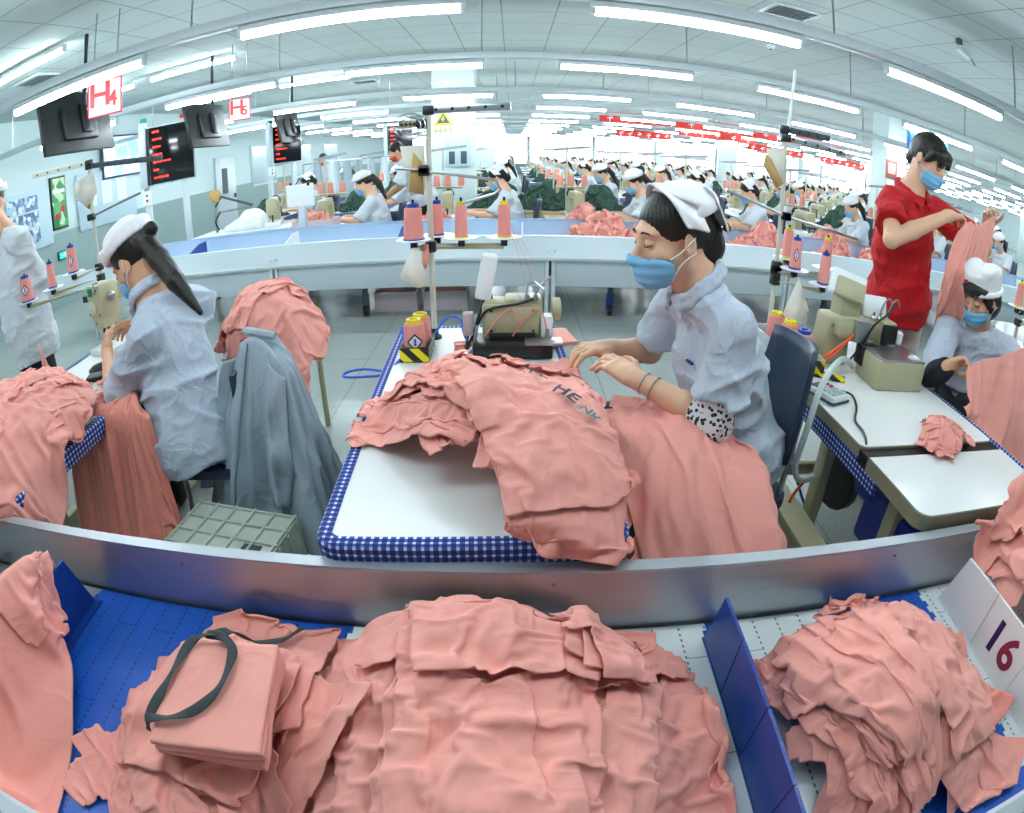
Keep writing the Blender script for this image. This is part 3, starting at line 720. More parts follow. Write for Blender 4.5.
# ================= sewing tables =================
def f_ging(t, b, tc):
    s = t.add('ShaderNodeSeparateXYZ'); t.l.new(tc.outputs['Object'], s.inputs[0]); n = t.add('ShaderNodeSeparateXYZ'); t.l.new(tc.outputs['Normal'], n.inputs[0]); tot = None
    for i in range(3):
        q = t.math('LESS_THAN', t.math('FRACT', t.math('MULTIPLY_ADD', s.outputs[i], 1/.021, .3)), .62)
        q = t.math('MULTIPLY', q, t.math('SUBTRACT', 1., t.math('POWER', t.math('ABSOLUTE', n.outputs[i]), 2)))
        tot = q if tot is None else t.math('ADD', tot, q)
    r = t.add('ShaderNodeValToRGB'); r.color_ramp.interpolation = 'LINEAR'; e = r.color_ramp.elements; e[0].color = (*srgb('e6ecfa'), 1); e[1].color = (*srgb('1c2d78'), 1); e[1].position = .95; x = e.new(.5); x.color = (*srgb('4560b4'), 1)
    t.l.new(t.math('MULTIPLY', tot, .5), r.inputs[0]); t.l.new(r.outputs[0], b.inputs['Base Color'])
GING = mat('blue_gingham', '3048a0', .8, fn=f_ging)
LAM = mat('white_laminate', 'eef0ef', .25, noise=(3, .02)); LAME = mat('worn_laminate_edge', '8f8c74', .5, noise=(14, .15))
def rrect(w, l, r, n=6, corners=(1, 1, 1, 1)):
    P = []
    for k, (sx, sy, a0) in enumerate(((1, -1, -pi/2), (1, 1, 0), (-1, 1, pi/2), (-1, -1, pi))):
        if corners[k]:
            for i in range(n+1): a = a0+pi/2*i/n; P.append((sx*(w/2-r)+r*cos(a), sy*(l/2-r)+r*sin(a)))
        else: P.append((sx*w/2, sy*l/2))
    return P
def band(P, prof, closed=True):
    """sweep an (outset, z) profile along a closed outline"""
    P = np.array(P); n = len(P); T = np.roll(P, -1, 0)-np.roll(P, 1, 0); T /= np.linalg.norm(T, axis=1)[:, None]+1e-9; N = np.stack([T[:, 1], -T[:, 0]], 1)
    m = MB(); v = []
    for o, z in prof: v += [(*(P[i]+N[i]*o), z) for i in range(n)]
    f = [(a*n+i, a*n+(i+1) % n, (a+1)*n+(i+1) % n, (a+1)*n+i) for a in range(len(prof)-1) for i in range(n)]
    return m.add(v, f)
def leg_frame(t, w, l, h, m=BEIGE):
    for s in (-1, 1):
        o = obj('leg', MB().box((s*(w/2-.07), .35*l, h/2), (.05, .07, h), bev=.006), m, t); obj('leg', MB().box((s*(w/2-.07), -.05*l, h/2), (.05, .07, h), bev=.006), m, t)
        obj('foot_rail', MB().box((s*(w/2-.07), .15*l, .05), (.06, l*.62, .06), bev=.008), m, o)
    obj('crossbar', MB().box((0, .15*l, .3), (w-.14, .05, .06), bev=.006), m, t)
def table(label, loc, rz, w=.77, l=1.72, ging=True, group=None):
    t = thing('sewing_table', label, 'table', loc, rz, group); P = rrect(w, l, .06)
    obj('tabletop', MB().prism(P, .71, .75), LAM, t)
    if ging: obj('gingham_edge', band(P, [(-.035, .7515), (0, .7525), (.006, .746), (.008, .735), (.006, .675), (.0, .672)]), GING, t, smooth=True)
    leg_frame(t, w, l, .71); return t
t_mid = table('white sewing table with blue gingham edge under the large pink pile, middle station', (-.135, 1.93, 0), .045)
obj('motor', MB().lathe([(.0, 0), (.08, 0), (.09, .02), (.09, .16), (.06, .2), (0, .2)], (.05, .5, .5), 16, (0, 1, 0)), GREYD, t_mid)
obj('treadle', MB().box((.05, .2, .1), (.4, .26, .02), rot=(.25, 0, 0)), GREYD, t_mid)
obj('oil_drum', MB().lathe([(.13, .36), (.14, .37), (.14, .64), (.13, .66), (0, .66)], (-.16, -.6, 0), 18), WHITE, t_mid)
t_left = table('white sewing table with gingham edge under the left hand pink pile', (-2.09, 1.93, 0), .02)
t = thing('sewing_table', 'long worn white sewing table with two slabs split by a black strip, right station', 'table', (1.6, 1.9, 0))
t_right = t
obj('tabletop', MB().prism([(x, y+.20) for x, y in rrect(.76, 1.18, .03)], .71, .75), LAM, t); obj('worn_edge', band([(x, y+.20) for x, y in rrect(.76, 1.18, .03)], [(.0, .7505), (.004, .748), (.004, .705), (0, .703)]), LAME, t, smooth=False)
obj('front_slab', MB().prism([(x, y-.635) for x, y in rrect(.77, .36, .05, corners=(1, 0, 0, 1))], .70, .745), LAM, t); obj('slab_edge', band([(x, y-.635) for x, y in rrect(.77, .36, .05, corners=(1, 0, 0, 1))], [(.0, .7455), (.004, .742), (.004, .69), (0, .688)]), LAME, t, smooth=False)
obj('black_gap_strip', MB().box((0, -.425, .715), (.77, .075, .05)), BLACK, t)
obj('gingham_edge', MB().box((-.375, .12, .665), (.012, 1.3, .075), bev=.004), GING, t); obj('gingham_edge', MB().box((.388, .0, .735), (.012, 1.5, .04), bev=.004), GING, t)
leg_frame(t, .76, 1.5, .71)
for y in (-.55,): obj('leg', MB().box((-.2, y+.05, .35), (.05, .07, .7), bev=.006), BEIGE, t)
obj('cable_tray', MB().box((-.2, .1, .62), (.22, .9, .03)), GREYD, t)
obj('motor', MB().lathe([(0, 0), (.07, 0), (.085, .03), (.085, .2), (.05, .26), (0, .26)], (-.15, -.2, .5), 16, (.2, -1, 0)), BLUE, t)
obj('motor_mount', MB().box((-.05, -.45, .4), (.3, .35, .25), bev=.02), mat('dark_blue_casing', '1c2f86', .4), t)
obj('pulley_guard', MB().lathe([(.13, -.03), (.14, -.02), (.14, .02), (.13, .03), (0, .03)], (-.12, .05, .33), 18, (1, .2, 0)), BLACK, t)

# ================= machines =================
def overlock(label, loc, rz):
    t = thing('overlock_machine', label, 'sewing machine', loc, rz)
    obj('bed', MB().box((0, -.03, .03), (.34, .2, .06), bev=.01).box((-.02, -.10, .045), (.3, .1, .05), bev=.01), DARKST, t)
    b = obj('body', MB().box((.0, .05, .13), (.26, .15, .17), bev=.018).box((.05, .05, .21), (.16, .13, .05), bev=.015).box((-.07, .05, .205), (.1, .12, .03), bev=.01), BEIGE, t)
    obj('front_cover', MB().box((.0, -.03, .145), (.23, .02, .12), bev=.006), BEIGE, b)
    for q in ((-.09, .1), (.09, .1), (.09, .19), (-.09, .19)): obj('screw', MB().lathe([(.006, 0), (0, .004)], (q[0], -.041, q[1]), 8, (0, -1, 0)), DARKST, b)
    obj('looper_cover', MB().box((0, -.035, .07), (.2, .03, .045), bev=.006), BLACK, t)
    obj('presser_head', MB().box((.15, -.01, .11), (.05, .07, .11), bev=.008), WHITE, t)
    obj('needle_clamp', MB().cyl((.15, -.05, .02), (.15, -.05, .11), .008, n=8).box((.15, -.05, .035), (.07, .05, .02), bev=.004), STEEL, t)
    obj('needle_plate', MB().box((.13, -.1, .072), (.16, .09, .012), bev=.003), STEEL, t)
    hw = obj('handwheel', MB().lathe([(0, -.02), (.045, -.02), (.05, -.01), (.05, .015), (.03, .02), (0, .02)], (.20, .07, .17), 18, (1, 0, 0)), BEIGE, t)
    sc = obj('control_screen', MB().box((-.11, .07, .32), (.07, .1, .2), bev=.012, rot=(0, .18, 0)), WHITE, t); obj('bracket', MB().cyl((-.09, .07, .2), (-.10, .07, .25), .012), DARKST, sc)
    for k in range(3):
        d = obj('tension_dial', MB().lathe([(.012, 0), (.014, .01), (.008, .02), (.008, .03), (0, .032)], (.03+k*.035, -.02, .235), 12, (0, -.5, .9)), STEEL if k else WHITE, t)
    obj('thread_guide', MB().tube([(.06, .04, .23), (.07, .04, .29), (.1, .03, .30), (.14, .02, .27)], .005, 6).tube([(.1, .04, .23), (.12, .04, .28), (.17, .02, .33)], .004, 6), STEEL, t)
    obj('solenoid_box', MB().box((-.19, -.02, .13), (.045, .05, .1), bev=.006), mat('rose_grey_plastic', 'b9a3a3', .4), t)
    obj('cable', MB().tube(bez([(-.19, -.02, .08), (-.2, -.05, .02), (-.15, .0, .12), (-.1, -.05, .2), (.02, -.04, .22), (.09, -.03, .24)]), .006, 6), BLACK, t)
    obj('cable', MB().tube(bez([(-.18, .02, .0), (-.16, .0, .1), (-.13, .02, .2), (-.11, .06, .26)]), .006, 6), BLACK, t)
    obj('air_hose', MB().tube(bez([(-.22, -.08, .0), (-.17, -.07, .04), (-.15, -.05, .13)]), .008, 6), STEEL, t)
    for k in range(3): obj('thread', MB().tube(bez([(.06+.04*k, .04, .28), (.02+.02*k, .06, .45), (-.05+.0*k, .1, .62)], 4), .0012, 4), PINKT, t)
    for q in ((-.02, -.0), (.1, .03)): obj('looper_thread', MB().tube(bez([(-.1+q[0], -.05, .08), (-.03+q[0], -.05, .17), (.02+q[0], -.05, .2), (.05+q[0], -.05, .1)], 4), .003, 5), PINKT, t)
    return t
PINKT = mat('pink_thread', 'ee9a92', .8, bump=(600, .2))
overlock('cream overlock machine with white control screen on the middle sewing table', (-.0, 2.43, .75), .03)
def stand(label, loc, ptop, discs, arms, group=None, rz=0):
    """thread stand: pole, foot clamp, cross arms; discs are spool plates (x, y, z)"""
    t = thing('thread_stand', label, 'thread stand', loc, rz, group)
    obj('pole', MB().cyl((0, 0, 0), (0, 0, ptop), .013, n=10), mat('cream_pole', 'cfcfc0', .4), t)
    obj('foot_clamp', MB().lathe([(.035, 0), (.035, .01), (.02, .02), (.018, .05), (0, .05)]), DARKST, t)
    zs = sorted({round(d[2], 2) for d in discs})
    for z in zs:
        D = [d for d in discs if round(d[2], 2) == z]; obj('collar', MB().box((0, 0, z-.03), (.05, .05, .05), bev=.008), DARKST, t)
        xs = [d[0] for d in D]; ys = [d[1] for d in D]
        a = min(D, key=lambda d: (d[0]+d[1]*.1)); b = max(D, key=lambda d: (d[0]+d[1]*.1))
        obj('cross_arm', MB().tube([(a[0], a[1], z-.03), (0, 0, z-.03), (b[0], b[1], z-.03)], .014, 8), BEIGE, t)
    for d in discs:
        p = obj('spool_plate', MB().lathe([(0, 0), (.075, .004), (.08, .008), (.075, .010), (0, .006)], d, 20), WHITE, t); obj('spindle', MB().cyl((d[0], d[1], d[2]), (d[0], d[1], d[2]+.19), .006, n=6), DARKST, p); obj('plate_bracket', MB().box((d[0], d[1], d[2]-.018), (.03, .03, .03), bev=.004), DARKST, p)
    for (p, q, r, mm, kind) in arms:
        m = MB(); p = Vector(p); q = Vector(q); dd = q-p
        if kind == 'channel':
            a_ = math.atan2(dd.y, dd.x); m.box((p+q)/2, (dd.length, .025, .035), rot=(0, -math.asin(dd.z/dd.length), a_), bev=.004); o = obj('thread_arm', m, mm, t)
            for k in range(5): e = p+dd*((k+.5)/5); obj('eyelet', MB().lathe([(.006, 0), (.008, .004), (0, .005)], (e.x, e.y-.014, e.z), 8, (0, -1, 0)), DARKST, o)
        else: obj('guide_rod', m.tube([p, q], r, 8), mm, t)
        obj('joint', MB().box(p, (.05, .045, .045), bev=.008), DARKST, t)
    return t
def f_label(t, b, tc): pass
CONEW = mat('spool_label_white', 'dfe3ee', .5); CONEL = mat('spool_label_ink', '27306e', .5)
SPB = mat('spool_blue', '1d3fa8', .4); SPY = mat('spool_yellow', 'f0d81c', .4)
cone_src = {}
def cone(label, loc, col='b', lab=False, group=None, s=1., rz=0, tilt=0, wide=1.):
    k = (col, lab, wide)
    if k not in cone_src:
        t = thing('thread_cone', label, 'thread spool', loc, rz, group)
        obj('yarn', MB().lathe([(.0, .005), (.044*wide, .005), (.045*wide, .012), (.039*wide, .143), (.034*wide, .148), (0, .148)], n=24), PINKT, t)
        obj('core', MB().lathe([(.026*wide, .146), (.030*wide, .150), (.028*wide, .165), (.017*wide, .166), (.012*wide, .15)], n=16), SPB if col == 'b' else SPY, t); obj('base_ring', MB().lathe([(.05*wide, 0), (.05*wide, .007), (.0, .008)], n=20), SPB if col == 'b' else SPY, t)
        if lab:
            def patch(w, h, rad_, zc):
                g = np.zeros((9, 9, 3))
                for i in range(9):
                    for j in range(9):
                        u = -1+i/4; v = -1+j/4; q = (u-v)/2; r_ = (u+v)/2; a = -pi/2+q*w/.042; z = zc+r_*h; R_ = wide*(.045-(z-.012)/.131*.006)+rad_
                        g[i, j] = (R_*cos(a), R_*sin(a), z)
                return MB().grid(g)
            l_ = obj('label_patch', patch(.03*wide, .038, .0015, .075), CONEL, t, smooth=True); obj('label_field', patch(.022*wide, .028, .0022, .075), CONEW, l_, smooth=True); 
            m = MB()
            for q in range(3): m.add(*(lambda mb: (mb.v, mb.f))(patch(.006*wide, .006, .003, .065+.01*q)))
            obj('label_mark', m, CONEL, l_, smooth=True)
        cone_src[k] = t
        if rz: t.rotation_euler.z = rz
        return t
    return dup(cone_src[k], loc, rz, label, group)

s_mid = stand('cream thread stand with a long grey top arm, at the back of the middle table', (-.365, 2.6, .75), 1.09,
    [(-.07, -.05, .475), (.02, .08, .475), (.14, -.02, .475), (.33, -.02, .475)],
    [((0, 0, 1.07), (.36, -.05, 1.075), .01, STEEL, 'channel'), ((-.03, 0, 1.01), (-.13, .02, 1.01), .01, BEIGE, 'channel'), ((-.02, -.02, .79), (.3, -.02, .74), .007, STEEL, 'rod'), ((-.02, -.02, .795), (-.15, -.02, .81), .007, STEEL, 'rod')])
obj('rod_end', MB().tube([(.3, -.02, .74), (.315, -.02, .7), (.29, -.03, .68), (.15, -.04, .64)], .007, 8), STEEL, s_mid)
for k in range(2): obj('wire_loop', MB().tube([(-.08+.05*cos(a)*(1+k*.4), -.02, 1.0+.04*sin(a)*(1+k*.5)) for a in np.linspace(0, 2*pi, 17)], .004, 5), STEEL, s_mid)
cone('large pink thread cone with blue tip, front left on the middle thread stand', (-.435, 2.55, 1.232), 'b', False, None, wide=1.0)
cone('pink thread cone with blue tip half hidden behind the large one on the middle stand', (-.345, 2.68, 1.232), 'b', False, wide=.66)
cone('pink thread cone with yellow tip in the middle of the middle stand arm', (-.225, 2.58, 1.232), 'y', False, wide=.66)
cone('pink thread cone with yellow tip at the right end of the middle stand arm', (-.035, 2.58, 1.232), 'y', False, wide=.66)
def paper_tag(label, pts, m, name='paper_tag', cat='tag', th=.003):
    me = MB(); n = len(pts); me.add(pts, [tuple(range(n))]); o = obj(name, me, m); md = o.modifiers.new('t', 'SOLIDIFY'); md.thickness = th; tag(o, label, cat); return o
CREAM = mat('cream_paper', 'ecebe0', .7); KRAFT = mat('kraft_card', 'c9a765', .7)
paper_tag('white cloth scrap tied under the cones of the middle thread stand', [(-.44, 2.52, 1.2), (-.41, 2.52, 1.2), (-.37, 2.5, 1.03), (-.42, 2.5, 1.02), (-.5, 2.49, 1.07)], CREAM, 'cloth_scrap', 'scrap')
paper_tag('pink cloth scrap tied under the cones of the middle thread stand', [(-.395, 2.55, 1.21), (-.37, 2.55, 1.21), (-.365, 2.53, 1.15), (-.38, 2.53, 1.1), (-.405, 2.53, 1.1), (-.395, 2.54, 1.15)], PINK, 'cloth_scrap', 'scrap', .01)
paper_tag('white card folded over the back of the middle stand pole', [(-.5, 2.63, 1.66), (-.39, 2.63, 1.66), (-.385, 2.63, 1.45), (-.46, 2.63, 1.42)], CREAM, 'card', 'card')
paper_tag('brown kraft card hanging against the middle stand pole', [(-.435, 2.60, 1.63), (-.395, 2.6, 1.58), (-.39, 2.6, 1.43), (-.46, 2.6, 1.45)], KRAFT, 'card', 'card')
# box of cones, scraps and looped strings on the middle table
HAZ = mat('hazard_tape', 'e8d411', .5, fn=lambda t, b, tc: t.l.new(t.mix((lambda s: t.math('LESS_THAN', t.math('FRACT', t.math('MULTIPLY', t.math('ADD', s.outputs[0], s.outputs[2]), 12.)), .5))((lambda n: (t.l.new(tc.outputs['Object'], n.inputs[0]), n)[1])(t.add('ShaderNodeSeparateXYZ'))), srgb('ecd90f'), srgb('17181a')), b.inputs['Base Color']))
def cone_box(label, loc, rz, w, l, h, m, tape=True):
    t = thing('cone_box', label, 'box', loc, rz); q = MB()
    for s in (-1, 1): q.box((s*(w/2-.004), 0, h/2), (.008, l, h)).box((0, s*(l/2-.004), h/2), (w-.016, .008, h))
    obj('sides', q, m, t); obj('bottom', MB().box((0, 0, .004), (w-.016, l-.016, .008)), m, t)
    if tape: obj('hazard_band', MB().box((0, -l/2-.002, h*.5), (w, .004, h*.9)), HAZ, t)
    return t
cone_box('small box with black and yellow tape holding two thread cones on the middle table', (-.41, 2.37, .752), .0, .125, .2, .065, BLACK)
cone('pink thread cone with yellow tip and printed label in the taped box, front', (-.415, 2.33, .762), 'y', True, wide=1.1, rz=.2); cone('pink thread cone with yellow tip behind the labelled one in the taped box', (-.40, 2.415, .762), 'y', False, wide=1.1)
BSTR = mat('blue_ribbon', '2a62d8', .5)
tag(obj('ribbon_loop', MB().tube(bez([(-.5, 2.2, .735), (-.63, 2.28, .72), (-.72, 2.3, .7), (-.73, 2.27, .69), (-.62, 2.22, .71), (-.52, 2.2, .735), (-.47, 2.35, .77), (-.49, 2.45, .85)]), .006, 6), BSTR), 'long blue ribbon loop hanging off the left edge of the middle table', 'ribbon')
tag(obj('ribbon_loop', MB().tube(bez([(-.36, 2.5, .79), (-.3, 2.56, .86), (-.24, 2.55, .86), (-.22, 2.52, .8), (-.2, 2.5, .757)]), .006, 6), BSTR), 'small blue ribbon loop beside the pole of the middle stand', 'ribbon')
for k in range(3): tag(obj('cloth_strip', MB().box((-.2, 2.40+.015*k, .757+.012*k), (.11, .05, .012), bev=.004, rot=(0, 0, .15*k)), PINK), 'narrow folded pink cloth strip left of the overlock machine', 'cloth', 'pink strips beside the overlock')
tag(obj('table_hole_cap', MB().lathe([(.022, 0), (.02, .004), (.012, .005), (0, .003)], (-.33, 1.98, .751), 14), GREYD), 'small grey plug set in the middle table top', 'plug')

# right station: stand, cone box, machines
s_right = stand('steel thread stand with two perforated top arms at the right station', (1.38, 2.78, .75), 1.07,
    [(.06, -.1, .37), (.2, -.18, .32), (.09, .06, .40), (.3, -.02, .38)],
    [((0, 0, 1.055), (.36, -.03, 1.03), .01, STEEL, 'channel'), ((0, .02, 1.10), (.3, .05, 1.1), .01, GREYD, 'channel'), ((.02, -.02, .64), (-.33, -.02, .74), .009, STEEL, 'rod'), ((.02, -.02, .64), (.5, -.02, .57), .009, STEEL, 'rod')])
cone('pink thread cone wound with blue label, far left of the right stand', (1.44, 2.68, 1.132), 'b', True, rz=-.4, wide=.7); cone('pink thread cone with blue tip at the front of the right stand', (1.58, 2.6, 1.082), 'b', False, wide=.66)
cone('pink thread cone with yellow tip behind the labelled cone on the right stand', (1.47, 2.84, 1.162), 'y', False, wide=.66); cone('pink thread cone with yellow tip at the right end of the right stand', (1.68, 2.76, 1.142), 'y', False, wide=.66)
tag(obj('white_rod', MB().cyl((1.40, 2.79, 1.86), (1.47, 2.85, 2.2), .01, n=8), WHITE), 'thin white rod rising from the top of the right thread stand', 'rod')
paper_tag('white card hung on the right stand pole', [(1.26, 2.76, 1.73), (1.37, 2.76, 1.75), (1.37, 2.76, 1.56), (1.3, 2.76, 1.58)], CREAM, 'card', 'card'); paper_tag('brown kraft card below the white card on the right stand', [(1.25, 2.74, 1.7), (1.28, 2.74, 1.68), (1.36, 2.74, 1.56), (1.32, 2.74, 1.53), (1.24, 2.74, 1.64)], KRAFT, 'card', 'card')
paper_tag('white pointed paper hanging behind the boxed cones at the right station', [(1.46, 2.66, 1.09), (1.55, 2.66, .92), (1.5, 2.64, .86), (1.44, 2.62, .8), (1.37, 2.64, .86)], CREAM, 'paper', 'paper')
cone_box('long grey box of thread cones on the edge of the right table', (1.31, 2.42, .752), .0, .17, .52, .075, GREYP)
cone('pink labelled thread cone with blue tip in the grey box, nearest', (1.325, 2.28, .762), 'b', True, rz=.3, wide=1.1); cone('pink thread cone with yellow tip in the grey box, middle', (1.32, 2.42, .762), 'y', False, wide=1.1); cone('pink labelled thread cone with yellow tip in the grey box, farthest', (1.31, 2.56, .762), 'y', True, rz=.1, wide=1.1)
tag(obj('tape_strip', MB().box((1.42, 2.14, .757), (.16, .07, .012), bev=.003, rot=(0, 0, -.5)), HAZ), 'black and yellow taped strip on the right table beside the boxed cones', 'tape')
def coverstitch(loc, rz):
    t = thing('coverstitch_machine', 'cream coverstitch machine with tilted control panel on the right table', 'sewing machine', loc, rz)
    b = obj('body', MB().box((-.08, .1, .12), (.16, .16, .24), bev=.02, taper=(.85, .9)).box((.02, .03, .2), (.28, .14, .09), bev=.02).box((-.02, .1, .28), (.13, .12, .12), bev=.02), BEIGE, t)
    obj('arm_head', MB().box((.17, .0, .19), (.09, .13, .14), bev=.015), BEIGE, t); obj('name_plate', MB().box((-.085, .015, .2), (.1, .006, .02)), mat('plate_green', '5d8f62', .4), b)
    p = obj('control_panel', MB().box((-.04, .08, .385), (.19, .045, .13), rot=(-.5, .2, -.3), bev=.01), WHITE, t); obj('panel_back', MB().box((-.04, .05, .37), (.16, .04, .10), rot=(-.5, .2, -.3), bev=.01), BEIGE, p)
    obj('rear_panel', MB().box((.13, .06, .3), (.13, .03, .11), rot=(-.4, 0, -.2), bev=.008), WHITE, t)
    obj('bed', MB().box((.14, -.17, .07), (.28, .22, .14), bev=.012), BEIGE, t); obj('bed_cover', MB().box((.14, -.17, .143), (.27, .21, .012), bev=.004), STEEL, t)
    obj('needle_bar', MB().cyl((.18, -.06, .14), (.18, -.06, .22), .01, n=8).box((.18, -.06, .155), (.06, .05, .02), bev=.004), STEEL, t)
    obj('valve_box', MB().box((.0, -.05, .2), (.08, .05, .1), bev=.005), STEEL, t); obj('gear_cover', MB().box((.04, -.08, .1), (.1, .08, .1), bev=.01), DARKST, t)
    hd = obj('head_plate', MB().box((.16, -.075, .2), (.09, .02, .1), bev=.004), DARKST, t)
    for k in range(3): obj('tension_post', MB().lathe([(.014, 0), (.016, .012), (.007, .02), (.007, .035), (0, .036)], (.09+k*.04, .0, .255), 12, (0, -.3, 1)), STEEL, hd)
    obj('oil_cup', MB().lathe([(.022, 0), (.024, .05), (.012, .06), (0, .06)], (.24, -.05, .16), 14), WHITE, t)
    obj('cable', MB().tube(bez([(-.05, -.06, .05), (.0, -.08, .14), (.06, -.07, .24), (.16, -.04, .3), (.2, -.02, .34)]), .006, 6), BLACK, t)
    for k in range(2): obj('air_tube', MB().tube(bez([(-.2-.02*k, -.06, .04), (-.13, -.06, .09+.02*k), (-.06, -.05, .16), (.0, -.06, .22)]), .008, 6), mat('orange_tube', 'ee5a22', .4), t)
    for k in range(2): obj('thread_hook', MB().tube(bez([(.14+.05*k, .02, .26), (.15+.05*k, .0, .34), (.18+.05*k, .0, .36), (.2+.05*k, .0, .33)], 5), .005, 6), STEEL, t)
    return t
coverstitch((1.62, 2.28, .75), -.05)
def pad(label, loc, rz, w, l, h):
    t = thing('calculator', label, 'keypad', loc, rz); obj('case', MB().box((0, 0, h/2), (w, l, h), bev=.01), WHITE, t); obj('base_tray', MB().box((0, 0, h*.18), (w+.01, l+.01, h*.36), bev=.006), GREYD, t); obj('display', MB().box((0, l*.3, h+.002), (w*.8, l*.2, .006)), GREYD, t)
    for i in range(3):
        for j in range(4): obj('key', MB().box((-w*.28+i*w*.28, -l*.38+j*l*.15, h+.004), (w*.2, l*.1, .008), bev=.002), RED if (i, j) == (2, 3) else GREYP, t)
    return t
pad('white keypad unit with small buttons on the right table beside its black cable', (1.29, 1.93, .752), .35, .11, .16, .035)
tag(obj('keypad_cable', MB().tube(bez([(1.35, 1.95, .775), (1.42, 1.93, .762), (1.38, 1.82, .758), (1.3, 1.7, .758), (1.28, 1.6, .758), (1.245, 1.52, .74), (1.22, 1.5, .6)]), .005, 6), BLACK), 'thin black cable running from the keypad across the right table', 'cable')
tag(obj('ribbon_loop', MB().tube(bez([(1.45, 2.5, .756), (1.52, 2.44, .757), (1.58, 2.47, .757), (1.55, 2.53, .757), (1.48, 2.48, .759), (1.55, 2.38, .757)]), .006, 6), mat('navy_cord', '1c2c55', .7)), 'navy cord loops on the right table between cones and machine', 'cord')
tag(obj('white_hose', MB().tube(bez([(1.58, 2.2, .79), (1.5, 2.15, .84), (1.36, 2.02, .86), (1.23, 1.9, .8), (1.16, 1.82, .68), (1.13, 1.8, .52), (1.17, 1.8, .44), (1.3, 1.85, .42)]), .014, 8), mat('white_hose_rubber', 'c7d0cf', .4)), 'thick white hose curving over the edge of the right table', 'hose')
tag(obj('red_tube', MB().tube(bez([(1.36, 1.9, .42), (1.25, 1.85, .42), (1.15, 1.8, .33), (1.17, 1.76, .2), (1.28, 1.8, .17), (1.36, 1.86, .27), (1.36, 1.9, .42)]), .007, 6), mat('orange_tube', 'ee5a22', .4)), 'orange tube loop hanging under the right table', 'tube')
tag(obj('blue_cable', MB().tube(bez([(1.22, 2.1, .6), (1.25, 1.95, .35), (1.4, 1.85, .1), (1.55, 1.75, .02)]), .006, 6), BLUE), 'blue cable dropping to the floor under the right table', 'cable')
# beige steel beam and floor box beside the right station, control box on the floor
t = thing('steel_frame', 'beige steel stand beam on the floor beneath the right table', 'frame', (1.14, 1.9, 0))
obj('beam', MB().box((0, 0, .3), (.12, 1.0, .06), bev=.006), BEIGE, t); obj('beam_web', MB().box((.03, 0, .24), (.02, 1.0, .1)), BEIGE, t)
for y in (-.42, .42): obj('foot', MB().box((0, y, .11), (.08, .06, .22), bev=.006).box((0, y, .015), (.3, .09, .03), bev=.006), BEIGE, t)
t = thing('pedal_box', 'white slatted box lying on the floor by the pink garment at the right table', 'box', (1.06, 1.37, 0), .15)
obj('pedestal', MB().box((0, 0, .15), (.14, .1, .3), bev=.01), GREYD, t); obj('case', MB().box((0, 0, .33), (.2, .14, .06), bev=.01), WHITE, t)
for k in range(7): obj('slat', MB().box((-.075+k*.025, -.0, .363), (.012, .1, .008)), GREYD, t)

# left station
t = thing('lockstitch_machine', 'cream sewing machine head seen end-on in front of the left seated worker', 'sewing machine', (-2.3, 2.62, .75), -.25)
obj('bed', MB().box((.0, .12, .02), (.2, .5, .04), bev=.008), LAM, t)
hd = obj('head', MB().box((0, -.02, .31), (.16, .15, .2), bev=.025).prism([(-.075, .24), (.075, .24), (.055, .16), (-.03, .14)], -.085, .05, 'xz'), BEIGE, t)
obj('arm', MB().box((0, .2, .34), (.13, .36, .11), bev=.025), BEIGE, t); obj('pillar', MB().box((0, .36, .18), (.14, .14, .32), bev=.02), BEIGE, t)
obj('orange_label', MB().box((.075, .36, .2), (.006, .12, .09)), mat('orange_tube', 'ee5a22', .4), t); obj('badge', MB().box((-.02, -.098, .37), (.05, .006, .045), bev=.002), mat('badge_green', '1f7a55', .4), t); obj('round_plate', MB().lathe([(.04, 0), (.04, .004), (.03, .007), (0, .007)], (-.015, -.097, .28), 18, (0, -1, 0)), mat('bright_beige', 'c6c2a6', .35), t)
for q in ((-.06, .24), (.05, .24), (.05, .38), (.0, .19)): obj('screw', MB().lathe([(.007, 0), (0, .005)], (q[0], -.098, q[1]), 8, (0, -1, 0)), DARKST, t)
obj('needle_bar', MB().cyl((.0, -.05, .1), (.0, -.05, .2), .01, n=8).box((.0, -.05, .075), (.04, .035, .04), bev=.006).cyl((0, -.05, .02), (0, -.05, .07), .005, n=6), DARKST, t)
obj('tension_unit', MB().lathe([(.025, 0), (.028, .02), (.012, .03), (.012, .045), (0, .046)], (.085, -.02, .33), 14, (1, 0, 0)), STEEL, t); obj('take_up', MB().tube([(.03, -.1, .36), (.05, -.11, .42), (.09, -.1, .43)], .006, 6), STEEL, t)
s_left = stand('cream thread stand with a long white top arm behind the left machine', (-2.6, 2.95, .75), 1.15,
    [(-.42, -.35, .36), (-.17, -.32, .41), (.05, -.32, .48)],
    [((0, 0, 1.13), (-.6, .02, 1.17), .01, CREAM, 'channel'), ((0, 0, 1.11), (.62, -.02, 1.04), .01, GREYD, 'channel'), ((0, -.02, .78), (.5, -.1, .86), .008, STEEL, 'rod')])
cone('pink labelled thread cone in clear wrap at the far left of the left stand', (-3.02, 2.6, 1.122), 'b', True, rz=.6, wide=1.05); cone('slim pink thread cone with blue tip, middle of the left stand', (-2.77, 2.63, 1.172), 'b', False, wide=.66); cone('pink labelled thread cone with blue tip beside the left machine head', (-2.55, 2.63, 1.242), 'b', True, rz=.5, wide=.8)
